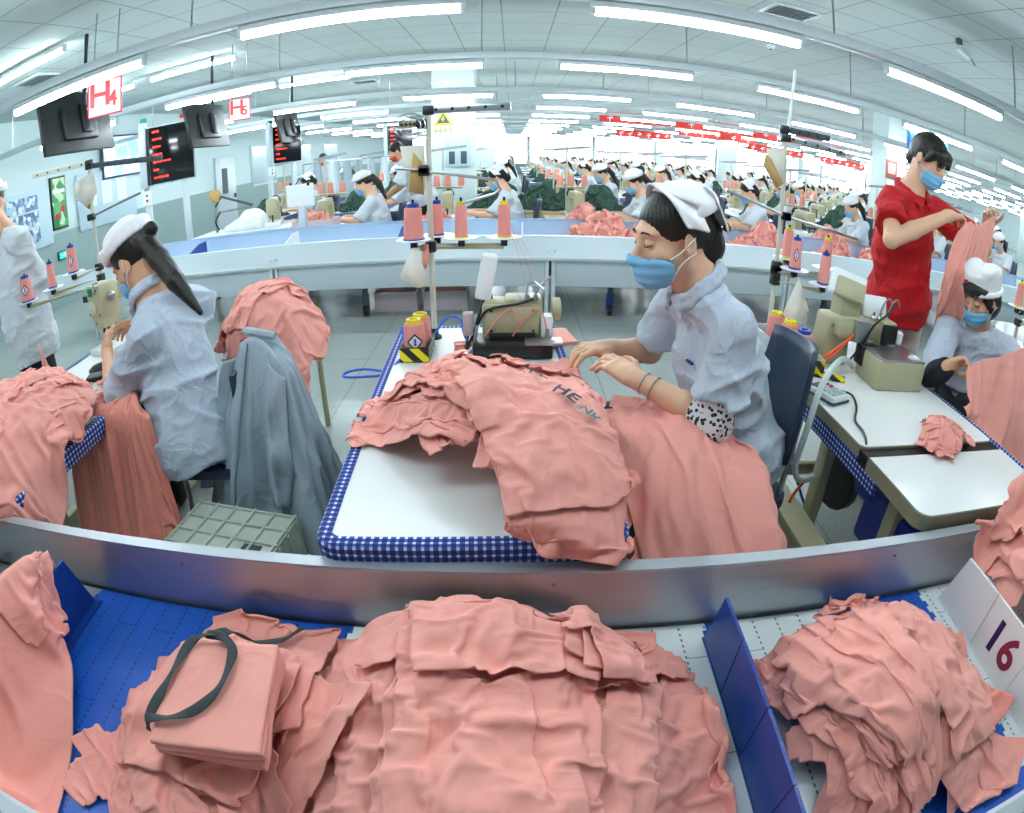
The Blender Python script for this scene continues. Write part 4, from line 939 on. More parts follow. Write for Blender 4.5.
paper_tag('white folded paper hung near the top of the left thread stand', [(-2.72, 2.93, 1.78), (-2.55, 2.93, 1.82), (-2.52, 2.93, 1.68), (-2.63, 2.93, 1.6), (-2.74, 2.93, 1.68)], CREAM, 'paper', 'paper'); paper_tag('brown card edge behind the white paper of the left stand', [(-2.74, 2.95, 1.67), (-2.63, 2.95, 1.58), (-2.58, 2.95, 1.64), (-2.6, 2.95, 1.7)], KRAFT, 'card', 'card')
tag(obj('black_cloth', MB().lathe([(.0, .03), (.05, .02), (.08, .0), (.07, -.003)], (-2.16, 2.3, .757), 9), BLACK), 'small crumpled black cloth on the left table beside the machine', 'cloth')
tag(obj('black_pouch', MB().box((-2.06, 2.16, .765), (.14, .09, .03), bev=.012, rot=(0, 0, .4)), BLACK), 'small flat black pouch on the left table near the worker\'s hands', 'pouch')
# crate stool
t = thing('plastic_crate', 'pale grey upturned plastic crate on the floor in front of the draped jacket', 'crate', (-1.1, 1.62, 0), -.13)
CR = mat('pale_crate_plastic', 'c3ccc0', .45); W_, L_, H_ = .5, .3, .32
q = MB().box((0, 0, H_-.006), (W_, L_, .012), bev=.004)
for s in (-1, 1): q.box((s*(W_/2-.006), 0, H_/2), (.012, L_, H_)).box((0, s*(L_/2-.006), H_/2), (W_-.024, .012, H_))
obj('shell', q, CR, t)
r_ = MB()
for k in range(6): r_.box((-W_/2+.012+k*(W_-.024)/5, 0, H_+.005), (.01, L_, .014))
for k in range(4): r_.box((0, -L_/2+.012+k*(L_-.024)/3, H_+.005), (W_, .01, .014))
obj('rib_grid', r_, CR, t); obj('hand_slot', MB().box((.15, -.08, H_+.002), (.08, .04, .006)), GREYD, t)
for k in range(4): obj('side_rib', MB().box((W_/2+.003, -L_/2+.03+k*.08, H_/2), (.008, .012, H_-.02)), CR, t)
# navy chair of the middle worker
NAVY = mat('navy_plastic', '27364f', .4)
t = thing('worker_chair', 'navy plastic backed chair behind the middle seated worker', 'chair', (.86, 1.86, 0), 0)
g = np.zeros((9, 8, 3))
for i in range(9):
    for j in range(8): u = (i-4)/4; v = j/7; g[i, j] = (.20+.05*v-.06*u*u, .21*u*(1-.15*v*v), .60+.42*v)
obj('backrest', MB().grid(g), NAVY, t, smooth=True).modifiers.new('t', 'SOLIDIFY').thickness = .02
obj('seat', MB().prism(rrect(.4, .42, .08), .40, .44), NAVY, t)
for sx in (-1, 1):
    for sy in (-1, 1): obj('leg', MB().cyl((sx*.17, sy*.17, 0), (sx*.15, sy*.15, .40), .014, n=8), STEEL, t)
for q in (-1, 1): obj('back_stay', MB().cyl((.17, q*.15, .42), (.2, q*.13, .75), .012, n=8), STEEL, t)
t = thing('worker_chair', 'chair under the left seated worker, hidden by the draped grey jacket', 'chair', (-1.31, 2.06, 0), .1)
obj('seat', MB().prism(rrect(.4, .42, .08), .40, .44), NAVY, t); obj('backrest', MB().box((.2, 0, .70), (.03, .34, .3), bev=.012), NAVY, t)
for sx in (-1, 1):
    for sy in (-1, 1): obj('leg', MB().cyl((sx*.17, sy*.17, 0), (sx*.15, sy*.15, .40), .014, n=8), STEEL, t)
# baskets below the grey conveyor
BASK = mat('pale_pink_basket', 'e3d3d8', .5)
def basket(label, loc, rz=0, group=None, w=.44, l=.32, h=.2):
    t = thing('plastic_basket', label, 'basket', loc, rz, group); m = MB()
    for s in (-1, 1): m.box((s*w/2, 0, h/2), (.012, l, h)).box((0, s*l/2, h/2), (w, .012, h))
    obj('sides', m, BASK, t); obj('bottom', MB().box((0, 0, .006), (w, l, .012)), BASK, t); obj('rim', band(rrect(w, l, .03), [(0, h-.01), (.012, h-.01), (.012, h+.004), (-.01, h+.004)]), BASK, t); return t
basket('pale basket of pink cloth on the floor under the grey conveyor, left of the pair', (-1.2, 5.9, 0)); basket('pale basket of pink cloth on the floor under the grey conveyor, right of the pair', (-.68, 5.9, 0))
for k, x in enumerate((-1.2, -.68)):
    s = SDF()
    for j in range(7): s.ell((x+random.uniform(-.14, .14), 5.9+random.uniform(-.08, .08), .17+random.uniform(0, .05)), (.09, .07, .05), k=.02)
    tag(sdf_obj('cloth_heap', s, .02, PINK), 'small heap of pink cloth filling the %s basket under the conveyor' % ('left', 'right')[k], 'cloth')

# next station, just entering at the right edge
t = thing('sewing_table', 'sewing table beyond the seated worker, past the right edge', 'table', (3.62, 2.2, 0)); obj('tabletop', MB().prism(rrect(.77, 1.7, .06), .71, .75), LAM, t); leg_frame(t, .77, 1.7, .71)
stand('thread stand carrying two pink cones at the right edge, behind the seated worker', (3.36, 2.62, .75), 1.0, [(-.12, -.06, .36), (.02, -.12, .28)], [((0, 0, .98), (.4, 0, 1.0), .01, STEEL, 'channel')])
cone('pink thread cone with yellow tip at the right edge behind the seated worker', (3.24, 2.56, 1.122), 'y', False, wide=.66); cone('pink thread cone with blue tip at the right edge behind the seated worker', (3.38, 2.50, 1.042), 'b', False, wide=.66)
# ================= people =================
SKIN = mat('skin', 'dba684', .5, sss=.12, noise=(14, .04)); SKINP = mat('skin_pale', 'e3b495', .5, sss=.12, noise=(14, .04))
HAIR = mat('black_hair', '16120f', .38, bump=(180, .3)); LIP = mat('lips', 'b8645c', .5); BROW = mat('brow_hair', '241a15', .7)
COAT = mat('pale_blue_grey_cotton', 'bcc7d6', .85, noise=(5, .04), fn=f_crease(7, .007, .6)); COATW = mat('pale_white_cotton', 'd6dde4', .85, noise=(5, .04), fn=f_crease(7, .007, .6))
CAPM = mat('white_cap_cotton', 'f1f1f4', .8, bump=(300, .06)); MASKM = mat('blue_mask', '7cc3ee', .75, bump=(400, .1)); LOOPM = mat('mask_loop', 'e8eef4', .7)
REDP = mat('red_polo_knit', 'c00d1a', .8, noise=(5, .06), fn=f_crease(7, .008, .6)); TROUS = mat('navy_trousers', '20304a', .8); TROUB = mat('black_trousers', '14161a', .8); TROUG = mat('beige_trousers', 'c9c0b2', .8, noise=(4, .05))
def nrm(v): v = np.array(v, float); return v/np.linalg.norm(v)
class Fr:
    """local frame: x right, y forward, z up"""
    def __init__(s, o, f, up=(0, 0, 1), k=1.):
        s.o = np.array(o, float); s.f = nrm(f); s.r = nrm(np.cross(s.f, up)); s.u = np.cross(s.r, s.f); s.M = np.stack([s.r, s.f, s.u], 1); s.k = k
    def p(s, x, y, z): return s.o+s.M @ (np.array([x, y, z])*s.k)
    def inv(s, P): return (P-s.o) @ s.M/s.k
def head_ops(S_, h, neck):
    k = h.k; E = lambda c, r, kk=.012, sub=False, rot=None: S_.ell(h.p(*c), np.array(r)*k, h.M if rot is None else h.M @ np.array(Euler(rot).to_matrix()), kk*k, sub)
    Cp = lambda a, b, ra, rb, kk=.012: S_.cap(h.p(*a), h.p(*b), ra*k, rb*k, kk*k)
    E((0, -.012, .03), (.073, .092, .088)); E((0, .03, -.042), (.058, .060, .078), .03); E((0, .066, -.098), (.026, .020, .018), .03)
    for s in (-1, 1): Cp((s*.05, .0, -.06), (s*.012, .062, -.098), .02, .018, .025); E((s*.04, .055, -.035), (.024, .024, .022), .02)
    E((0, .074, .02), (.05, .016, .012), .02)
    for s in (-1, 1): E((s*.031, .096, -.002), (.018, .014, .012), .012, True)
    for s in (-1, 1): E((s*.031, .0745, -.004), (.0155, .0135, .0125), .004)
    Cp((0, .086, .0), (0, .107, -.04), .008, .0125, .012)
    for s in (-1, 1): E((s*.012, .094, -.044), (.009, .011, .008), .008)
    E((0, .087, -.07), (.022, .009, .006), .008); E((0, .085, -.081), (.019, .009, .006), .008)
    for s in (-1, 1):
        E((s*.077, -.010, -.012), (.008, .021, .032), .006, False, (.0, 0, -s*.35)); E((s*.087, -.004, -.008), (.006, .010, .016), .006, True)
    S_.cap(h.p(0, -.02, -.06), neck, .054*k, .06*k, .03*k)
def hand_ops(S_, W, d, n, side, s=1., curl=(.5, .5, .5, .5), thumb=.4, spread=.05):
    """W wrist, d towards the fingertips, n out of the palm, side = +1 when thumb lies towards cross(d, n)"""
    W = np.array(W, float); d = nrm(d); n = np.array(n, float); n = nrm(n-d*(n@d)); t = np.cross(d, n)*side; M = np.stack([t, d, n], 1)
    S_.box(W+d*.046*s, np.array([.078, .09, .026])*s, .012*s, M, .012*s); S_.cap(W-d*.01*s, W+d*.03*s, .024*s, .026*s, .02*s)
    S_.ell(W+d*.03*s+t*.024*s+n*.008*s, np.array([.02, .032, .016])*s, M, .012*s)
    for i, (off, L) in enumerate(((.029, .070), (.0095, .078), (-.0105, .072), (-.029, .056))):
        b = W+d*(.088-.004*abs(i-1))*s+t*off*s; dr = nrm(d+t*(1.5-i)*spread); c = curl[i]; p = b; r = .0092*s*(1 if i < 3 else .88); a = 0
        for q, (fr, ca) in enumerate(((.45, .7), (.32, 1.), (.23, .7))):
            a += c*ca; v = dr*cos(a)+n*sin(a); e = p+v*L*fr*s; S_.cap(p, e, r, r*.92, .004*s if q else .007*s); p = e; r *= .92
    p = W+d*.022*s+t*.034*s+n*.004*s; v = nrm(d*.75+t*.65+n*.35*thumb)
    for q, (L, r) in enumerate(((.042, .0125), (.032, .0105), (.026, .0095))):
        e = p+v*L*s; S_.cap(p, e, r*s, r*.9*s, .006*s); p = e; v = nrm(v+(d*.5-t*.45+n*.35)*thumb)
def fold(p, f, o=0.):
    a = vnoise(np.asarray(p)*f+o); return 1-2*np.abs(a)
def hair_post(h, amp=.0014):
    def f(p, d):
        q = h.inv(p); a = np.arctan2(q[:, 0], q[:, 1]+.02); return d+amp*np.sin(a*46+3*np.sin(q[:, 2]*40))*.6+amp*vnoise(np.stack([a*14, q[:, 2]*10, q[:, 1]*6], 1))
    return f
def person(label, loc, J, fdir, hk=1.2, coat=None, trous=None, sleeve=.85, bodyh=.005, clothh=.009, skin=None, hair='bun', cap='fold', mask=MASKM, hands=(), fhead=None, neckline=True, trh=.011, legs=True, torso=1., fine=True, hem=None, undersleeve=None, cat='person', group=None, armk=1., collar=True, lift=0):
    """J: joints in world space.  P pelvis, C chest, N neck, H head, S/E/W L/R arm joints, K/A L/R knees and ankles"""
    org = np.array(loc, float); skin = skin or SKIN; coat = coat or COAT
    h = Fr(J['H'], fhead if fhead is not None else fdir, k=hk); P, Cc, N = (np.array(J[q], float) for q in 'PCN')
    SL, SR = np.array(J['SL'], float), np.array(J['SR'], float); u = nrm(N-P); r = SR-SL; r = nrm(r-u*(r@u)); f = np.cross(u, r); T = np.stack([r, f, u], 1); k = torso
    B = SDF(); head_ops(B, h, N+u*.0)
    B.cap(N-u*.03, Cc, .07*k, .10*k, .04); B.cap(Cc, P, .11*k, .12*k, .04)
    for s in 'LR':
        Sx, Ex, Wx = (np.array(J[q+s], float) for q in 'SEW')
        B.cap(N-u*.06, Sx, .06*k, .045*k, .03); B.cap(Sx, Ex, .048*armk*k, .041*armk*k, .02); B.cap(Ex, Ex+(Wx-Ex)*.35, .042*armk*k, .043*armk*k, .015); B.cap(Ex+(Wx-Ex)*.35, Wx, .043*armk*k, .028*armk*k, .015)
    for a in hands: hand_ops(B, **a)
    if legs:
        for s, sg in (('L', -1), ('R', 1)):
            hp = P+r*sg*.09*k-u*.02; K, A_ = np.array(J['K'+s], float), np.array(J['A'+s], float); B.cap(hp, K, .075*k, .055*k, .03); B.cap(K, A_, .05*k, .035*k, .02); 
    body = sdf_obj('person', B, bodyh, skin, None, 1, origin=org); body.location = org; tag(body, label, cat, group); ch = lambda nm, s, hh, m, keep=None, it=1: sdf_obj(nm, s, hh, m, body, it, keep, org)
    # coat / shirt: sleeves first, cut open at the cuffs, then the torso
    G = SDF()
    for s in 'LR':
        Sx, Ex, Wx = (np.array(J[q+s], float) for q in 'SEW')
        if sleeve <= 1:
            e = Sx+(Ex-Sx)*sleeve; dd = nrm(Ex-Sx); G.cap(Sx, e+dd*.06, .064*k, .074*k*armk, .02); M_ = np.stack([nrm(np.cross(dd, [.3, .5, .8])), np.zeros(3), dd], 1); M_[:, 1] = np.cross(M_[:, 2], M_[:, 0]); G.cap(e-dd*.045, e, .076*k*armk, .081*k*armk, .004); G.box(e+dd*.11, (.3, .3, .22), .004, M_, .004, True)
        else:
            G.cap(Sx, Ex, .07*k, .062*k, .02); w_ = Ex+(Wx-Ex)*(sleeve-1); G.cap(Ex, w_, .06*k*armk, .048*k*armk, .02)
    for s in 'LR': G.cap(N-u*.06, np.array(J['S'+s], float), .066*k, .060*k, .03)
    G.ell(Cc-u*.0, np.array([.185, .128, .21])*k, T, .05); G.ell(Cc+f*.05*k-u*.02, np.array([.15, .085, .11])*k, T, .05); G.ell((Cc+P)/2, np.array([.172, .135, .20])*k, T, .06)
    low = hem if hem is not None else .06; G.cap(P+u*.1, P-u*low, .15*k, .168*k, .06); G.ell(P-u*low*.5, np.array([.2, .165, .16])*k, T, .05); G.ell(P, np.array([.205, .165, .15])*k, T, .05)
    G.box(P-u*(low+.2), (.9, .9, .36), .004, T, .01, True)
    G.box(N+u*.10+f*.02, (.26, .26, .19), .03, T, .02, True)
    oo = float(abs(loc[0])*7+loc[1])
    def wr(p, d):
        q = (p-org) @ T
        w_ = .02*vnoise(q*7+oo); q = q+w_[:, None]
        g1 = (.5+.5*fold(np.stack([q[:, 0]*4+q[:, 2]*4, q[:, 1]*5, q[:, 2]*9], 1), 1., oo))**3; g2 = (.5+.5*fold(np.stack([q[:, 0]*9-q[:, 2]*6, q[:, 1]*9, q[:, 2]*13], 1), 1., oo+5))**3
        return d+.004-.020*g1-.011*g2
    G.post = wr; ct = ch('shirt' if coat is REDP else 'work_jacket', G, clothh, coat)
    if collar:
        for sg, a0, a1 in ((1, .25, 2.9), (-1, .25, 2.9)):
            K_ = SDF(); pts = [N+u*.045+T @ (np.array([sg*sin(a)*.084, cos(a)*.088+.008, -.055*(cos(a)*.5+.5)-.012*(cos(a) > .5)])*k*1.0) for a in np.linspace(a0, a1, 9)]
            for a, b in zip(pts[:-1], pts[1:]):
                K_.cap(a, b, .013, .013, .01); K_.cap(a-u*.028+(a-N)*.10, b-u*.028+(b-N)*.10, .010, .010, .02)
            K_.cap(pts[0], pts[0]-u*.055+r*sg*.035+f*.012, .012, .008, .01); ch('collar', K_, max(.005, clothh*.6), coat)
    if legs and trous is not None:
        L_ = SDF()
        for s, sg in (('L', -1), ('R', 1)):
            hp = P+r*sg*.085*k-u*.02; K, A_ = np.array(J['K'+s], float), np.array(J['A'+s], float); L_.cap(hp, K, .10*k, .078*k, .03); L_.cap(K, A_, .076*k, .062*k, .03)
        L_.ell(P, np.array([.165, .13, .12])*k, T, .04); L_.post = lambda p, d: d-.008*fold(p, 9., 3.); ch('trousers', L_, trh, trous)
        for s in 'LR':
            A_ = np.array(J['A'+s], float); F_ = SDF(); fw = nrm(np.array([f[0], f[1], 0])); F_.ell(A_+fw*.07+np.array([0, 0, -.04]), (.05, .12, .045), np.stack([np.cross(fw, [0, 0, 1]), fw, [0, 0, 1]], 1)); F_.cap(A_, A_-np.array([0, 0, .03]), .05, .05, .03); ch('shoe', F_, .012, BLACK)
    # hair
    Hh = SDF(); E = lambda S_, c, rr, kk=.012, sub=False: S_.ell(h.p(*c), np.array(rr)*hk, h.M, kk*hk, sub); V = lambda S_, a, b, ra, rb, kk=.015: S_.cap(h.p(*a), h.p(*b), ra*hk, rb*hk, kk*hk)
    E(Hh, (0, -.018, .036), (.083, .099, .091)); 
    if hair == 'bob': E(Hh, (0, -.03, -.03), (.086, .085, .095), .03)
    E(Hh, (0, .112, -.045), (.082, .085, .098), .015, True)
    for s in (-1, 1): E(Hh, (s*.085, .012, -.03), (.03, .03, .04) if hair != 'bob' else (.02, .022, .03), .01, True)
    if hair == 'bun': V(Hh, (0, -.09, .0), (0, -.095, -.06), .05, .035); E(Hh, (0, -.105, -.035), (.048, .042, .048), .015)
    if hair == 'pony': V(Hh, (0, -.09, .03), (0, -.13, .03), .03, .026); [Hh.cap(a, b, ra, rb, .01) for a, b, ra, rb in J['pony']]
    if hair == 'short': E(Hh, (0, -.07, -.04), (.06, .045, .06), .03)
    if hair in ('bob', 'fringe'):
        E(Hh, (0, .062, .055), (.066, .042, .04), .015)
        for s in (-1, 1): V(Hh, (s*.06, .05, .05), (s*.078, .03, -.03 if hair == 'bob' else .0), .022, .012)
    if hair == 'fringe': 
        V(Hh, (0, -.07, .0), (0, -.085, -.05), .055, .035)
        for q in np.linspace(-.05, .05, 6): V(Hh, (q, .075, .055), (q*1.12, .088, .008), .015, .007, .008)
    if hair == 'sides':
        for s in (-1, 1): V(Hh, (s*.07, .03, .03), (s*.08, .02, -.05), .018, .01)
    Hh.post = hair_post(h); ch('hair', Hh, .0045 if fine else .012, HAIR)
    # face details
    if fine:
        for s in (-1, 1):
            m = MB().tube([h.p(s*x, y, z)-org for x, y, z in ((.014, .0915, .020), (.028, .0925, .026), (.042, .083, .023), (.05, .075, .017))], [.0018*hk, .0026*hk, .0022*hk, .001*hk], 6); obj('eyebrow', m, BROW, body)
            m = MB().tube([h.p(s*x, y, z)-org for x, y, z in ((.017, .0855, -.008), (.025, .0892, -.0105), (.034, .0888, -.0105), (.042, .084, -.008), (.048, .078, -.004))], [.0009*hk, .0016*hk, .0017*hk, .0015*hk, .0008*hk], 6); obj('eyelashes', m, BROW, body)
    # mask
    if mask is not None:
        Mk = SDF(); E(Mk, (0, .034, -.052), (.077, .073, .076)); E(Mk, (0, .070, -.07), (.05, .042, .055), .02); V(Mk, (0, .09, -.006), (0, .112, -.04), .012, .018, .02)
        def mp(p, d): q = h.inv(p); return d-.0018*hk*np.sin(q[:, 2]*230)*np.clip((q[:, 1]-.04)*25, 0, 1)-.0015*vnoise(q*40)
        Mk.post = mp
        def kp(V_): q = h.inv(V_+0); return (q[:, 1] > .034+.10*np.maximum(-q[:, 2]-.08, 0)) & (q[:, 2] < -.036+.012*np.clip(1-np.abs(q[:, 0])/.035, 0, 1)-.012*np.clip((.065-q[:, 1])/.03, 0, 1)) & (q[:, 2] > -.125)
        o = ch('face_mask', Mk, .0045 if fine else .011, mask, kp); md = o.modifiers.new('t', 'SOLIDIFY'); md.thickness = .0015
        if fine:
            for s in (-1, 1):
                for a in ((.066, .042, -.042), (.062, .040, -.10)):
                    obj('ear_loop', MB().tube(bez([h.p(s*a[0], a[1], a[2])-org, h.p(s*(.078), .018, (a[2]-.01)*.5)-org, h.p(s*.086, -.022, .008 if a[2] > -.05 else -.03)-org], 5), .0018*hk, 5), LOOPM, o)
    # cap
    if cap:
        K_ = SDF()
        if cap == 'fold':      # flat folded kerchief cap set on the back of the crown
            E(K_, (0, -.035, .075), (.090, .098, .066)); K_.box(h.p(0, .06, .02), np.array([.3, .13, .2])*hk, .01, h.M @ np.array(Euler((.45, 0, 0)).to_matrix()), .006, True)
            K_.box(h.p(0, -.03, -.005), np.array([.3, .3, .1])*hk, .01, h.M @ np.array(Euler((-.25, 0, 0)).to_matrix()), .006, True)
            ch('cap', K_, .005 if fine else .012, CAPM); gA = np.zeros((25, 7, 3)); gB = np.zeros((13, 7, 3))
            for i, a in enumerate(np.linspace(-1.62, 1.62, 25)):
                e_ = abs(a)/1.62
                for j in range(7):
                    v = j/6; w_ = .085*(1-.25*e_)*v; lift_ = .012*(1-v)*(1-e_*.4)+.003*sin(a*6+j)
                    gA[i, j] = h.p((.092+lift_)*sin(a), .045-.03*e_**2-w_-.012*e_, .050+(.078+lift_)*cos(a)-.010*e_-.02*v*e_)-org
            for i in range(13):
                for j in range(7): u_ = (i-6)/6; v = j/6; gB[i, j] = h.p(.080*u_*(1-.12*v)+.004*sin(v*7+i), -.075-.075*v+.02*u_*u_*v, .135-.035*v-.085*v*v-.018*u_*u_+.006*sin(u_*5+v*4))-org
            for nm_, g_ in (('cap_band', gA), ('cap_flap', gB)):
                o = obj(nm_, MB().grid(g_), CAPM, body, smooth=True); md = o.modifiers.new('s', 'SUBSURF'); md.levels = md.render_levels = 1; md = o.modifiers.new('t', 'SOLIDIFY'); md.thickness = .006
        elif cap == 'side':     # boat shaped cap with a turned-up notched brim
            E(K_, (0, -.01, .082), (.088, .105, .052)); E(K_, (0, -.005, .118), (.062, .085, .030), .02); K_.box(h.p(0, 0, .0), np.array([.4, .4, .1])*hk, .004, h.M, .006, True); ch('cap', K_, .005 if fine else .012, CAPM)
            Bd = SDF(); n = 26
            for i in range(n):
                a, b = 2*pi*i/n, 2*pi*(i+1)/n; q = lambda t: (h.p(.091*sin(t), -.008+.107*cos(t), .058), h.p(.094*sin(t), -.008+.110*cos(t), .098-.02*math.exp(-((abs(((t+pi) % (2*pi))-pi)-1.5)/.35)**2)))
                (a0, a1), (b0, b1) = q(a), q(b); [Bd.cap(a0+(a1-a0)*t_, b0+(b1-b0)*t_, .0085*hk, .0085*hk, .012) for t_ in (0, .3, .6, .9)]
            ch('cap_brim', Bd, .005 if fine else .012, CAPM)
        elif cap == 'tall':
            K_.cap(h.p(0, -.012, .035), h.p(0, -.025, .115), .094*hk, .098*hk, .02); K_.box(h.p(0, -.02, .17), np.array([.4, .4, .09])*hk, .01, h.M, .012, True); K_.box(h.p(0, 0, -.022), np.array([.4, .4, .09])*hk, .006, h.M @ np.array(Euler((-.10, 0, 0)).to_matrix()), .006, True)
            for q in ((-.05, .0), (.05, .0)): K_.ell(h.p(q[0], -.01, .135), np.array([.045, .06, .03])*hk, h.M, .015)
            K_.post = lambda p, d: d-.003*fold(p, 16.); ch('cap', K_, .006, CAPM)
            Bd = SDF(); pts = [h.p(.098*sin(a), -.012+.100*cos(a), .036+.012*cos(a)) for a in np.linspace(0, 2*pi, 21)]
            for a, b in zip(pts[:-1], pts[1:]): Bd.cap(a, b, .012*hk, .012*hk, .01)
            ch('cap_band', Bd, .006, CAPM)
    return body, ch, h, T
def legsJ(J, KL, KR, AL, AR): J.update(KL=KL, KR=KR, AL=AL, AR=AR); return J

# --- middle worker ---
J = dict(P=(.83, 1.86, .60), C=(.745, 1.86, .93), N=(.625, 1.86, 1.215), H=(.525, 1.855, 1.36), SL=(.71, 1.67, 1.10), EL=(.655, 1.62, .80), WL=(.42, 1.80, .875), SR=(.64, 2.05, 1.11), ER=(.55, 2.14, .85), WR=(.37, 2.06, .89))
legsJ(J, (.40, 1.74, .60), (.40, 1.98, .60), (.46, 1.72, .08), (.46, 1.98, .08))
hd = [dict(W=J['WL'], d=(-.62, .72, .22), n=(.25, .05, -1), side=-1, s=1.22, curl=(.35, .42, .45, .5), thumb=.5), dict(W=J['WR'], d=(-.8, -.35, .1), n=(.1, .1, -1), side=1, s=1.2, curl=(.5, .55, .6, .6), thumb=.6)]
b, ch, h, T = person('seated worker in pale jacket, white folded cap and blue mask sewing at the middle table', (.83, 1.86, 0), J, (-1, -.0, -.1), 1.32, trous=TROUS, hands=hd, fhead=(-1, -.20, -.16), hair='bun', cap='fold', skin=SKINP, bodyh=.0042, clothh=.0075, torso=1.12, armk=1.0, sleeve=.72, hem=.10)
org = np.array((.83, 1.86, 0.))
def f_leo(t, b_, tc):
    v = t.add('ShaderNodeTexVoronoi'); v.inputs['Scale'].default_value = 62; t.l.new(tc.outputs['Object'], v.inputs['Vector']); m = t.math('LESS_THAN', v.outputs['Distance'], .40)
    t.l.new(t.mix(m, srgb('eceef2'), srgb('2a2d36')), b_.inputs['Base Color'])
U = SDF(); e0 = np.array(J['SL'])+(np.array(J['EL'])-np.array(J['SL']))*.62; U.cap(e0, J['EL'], .070, .066, .02); w0 = np.array(J['EL'])+(np.array(J['WL'])-np.array(J['EL']))*.16; U.cap(J['EL'], w0, .062, .056, .02); U.post = lambda p, d: d-.007*fold(p, 13., 2.)
sl = ch('spotted_sleeve', U, .006, mat('spotted_print', 'e6e8ec', .8, fn=f_leo)); sl['label'] = 'white sleeve with black spots'
g = np.array(J['WL']); dv = nrm(np.array(J['WL'])-np.array(J['EL']))
for q in (.035, .075):
    c_ = g-dv*q; a1 = nrm(np.cross(dv, [0, 0, 1])); a2 = np.cross(dv, a1); obj('bracelet', MB().tube([c_-org+(a1*cos(t_)+a2*sin(t_))*(.037+.05*q) for t_ in np.linspace(0, 2*pi, 24, endpoint=False)], .0032, 6, closed=True), STEEL, b)
cl = SDF(); c0 = h.p(0, -.14, .0); cl.ell(h.p(.03, -.15, -.005), (.025, .012, .012), h.M); cl.cap(h.p(.03, -.15, -.005), h.p(-.025, -.15, .01), .008); cl.ell(h.p(-.025, -.15, .01), (.02, .012, .02), h.M); ch('hair_clip', cl, .005, mat('gold_clip', '9a7a35', .3, .8))
def on_front(T, C0, x, z, y): return np.array(C0)+T @ np.array([x, y, z])
# jacket pocket, buttons and chest letters
for (x, z) in ((-.075, -.03),):
    pk = SDF(); pk.box(on_front(T, J['C'], x, z-.02, .152), (.11, .012, .12), .005, T); ch('pocket', pk, .005, COAT); pf = SDF(); pf.box(on_front(T, J['C'], x, z+.035, .159), (.115, .014, .035), .005, T); ch('pocket_flap', pf, .005, COAT)
for z in (.1, .0, -.1, -.2): obj('button', MB().lathe([(.008, 0), (.008, .003), (0, .005)], on_front(T, J['C'], .0, z, .158)-org, 10, tuple(T[:, 1])), WHITE, b)
for k, mm in enumerate((RED, BLUE, BLUE, BLUE)): obj('chest_letter', MB().box(on_front(T, J['C'], -.05-.012*k, .065, .147)-org, (.006, .010, .009), rot=Matrix(T.tolist()).to_euler()), mm, b)

# --- left worker ---
J = dict(P=(-1.40, 1.98, .56), C=(-1.46, 2.06, .88), N=(-1.565, 2.115, 1.175), H=(-1.65, 2.14, 1.32), SL=(-1.47, 1.90, 1.03), EL=(-1.76, 1.91, .735), WL=(-2.03, 2.24, .86), SR=(-1.41, 2.28, 1.05), ER=(-1.72, 2.46, .87), WR=(-2.0, 2.52, .93))
J['pony'] = [((-1.55, 2.12, 1.38), (-1.47, 2.08, 1.32), .05, .05), ((-1.47, 2.08, 1.32), (-1.36, 2.03, 1.22), .05, .043), ((-1.36, 2.03, 1.22), (-1.24, 2.0, 1.09), .043, .014)]
legsJ(J, (-1.80, 1.92, .58), (-1.78, 2.2, .58), (-1.78, 1.95, .08), (-1.78, 2.2, .08))
hd = [dict(W=J['WL'], d=(-.55, .6, .35), n=(.5, .8, -.2), side=-1, s=1.2, curl=(.6, .65, .7, .75), thumb=.7), dict(W=J['WR'], d=(-.9, .1, -.25), n=(-.0, -.6, -.8), side=1, s=1.2, curl=(.5, .6, .6, .6), thumb=.6)]
person('seated worker with long ponytail and white boat cap sewing at the left table', (-1.40, 1.98, 0), J, (-.85, .3, -.3), 1.32, trous=TROUB, hands=hd, fhead=(-.82, .06, -.54), hair='pony', cap='side', skin=SKIN, bodyh=.0045, clothh=.008, torso=1.10, sleeve=.86, hem=.12)
# orange tag on the left stand post
# --- worker in red ---
J = dict(P=(2.25, 2.76, 1.04), C=(2.2, 2.73, 1.38), N=(2.205, 2.70, 1.665), H=(2.27, 2.63, 1.865), SL=(2.43, 2.74, 1.58), EL=(2.80, 2.58, 1.43), WL=(2.68, 2.47, 1.575), SR=(2.0, 2.63, 1.575), ER=(1.885, 2.44, 1.385), WR=(2.25, 2.40, 1.575))
legsJ(J, (2.38, 2.72, .55), (2.15, 2.72, .55), (2.38, 2.75, .09), (2.15, 2.75, .09))
hd = [dict(W=J['WR'], d=(.97, .1, .12), n=(.1, -.1, -1), side=1, s=1.15, curl=(.75, .8, .8, .8), thumb=.8), dict(W=J['WL'], d=(-.35, -.35, .8), n=(-.3, -.8, -.4), side=1, s=1.15, curl=(.8, .85, .85, .8), thumb=.7)]
b, ch, h, T = person('standing worker in a red polo shirt and blue mask holding up a pink garment', (2.25, 2.76, 0), J, (.2, -1, 0), 1.22, coat=REDP, trous=TROUG, hands=hd, fhead=(.30, -.85, -.42), hair='fringe', cap=None, skin=SKINP, bodyh=.0045, clothh=.009, torso=1.12, sleeve=.62, hem=.12)
for z in (.16, .1): obj('button', MB().lathe([(.007, 0), (.007, .003), (0, .005)], on_front(T, J['C'], .0, z, .15)-np.array((2.25, 2.76, 0)), 10, tuple(T[:, 1])), WHITE, b)
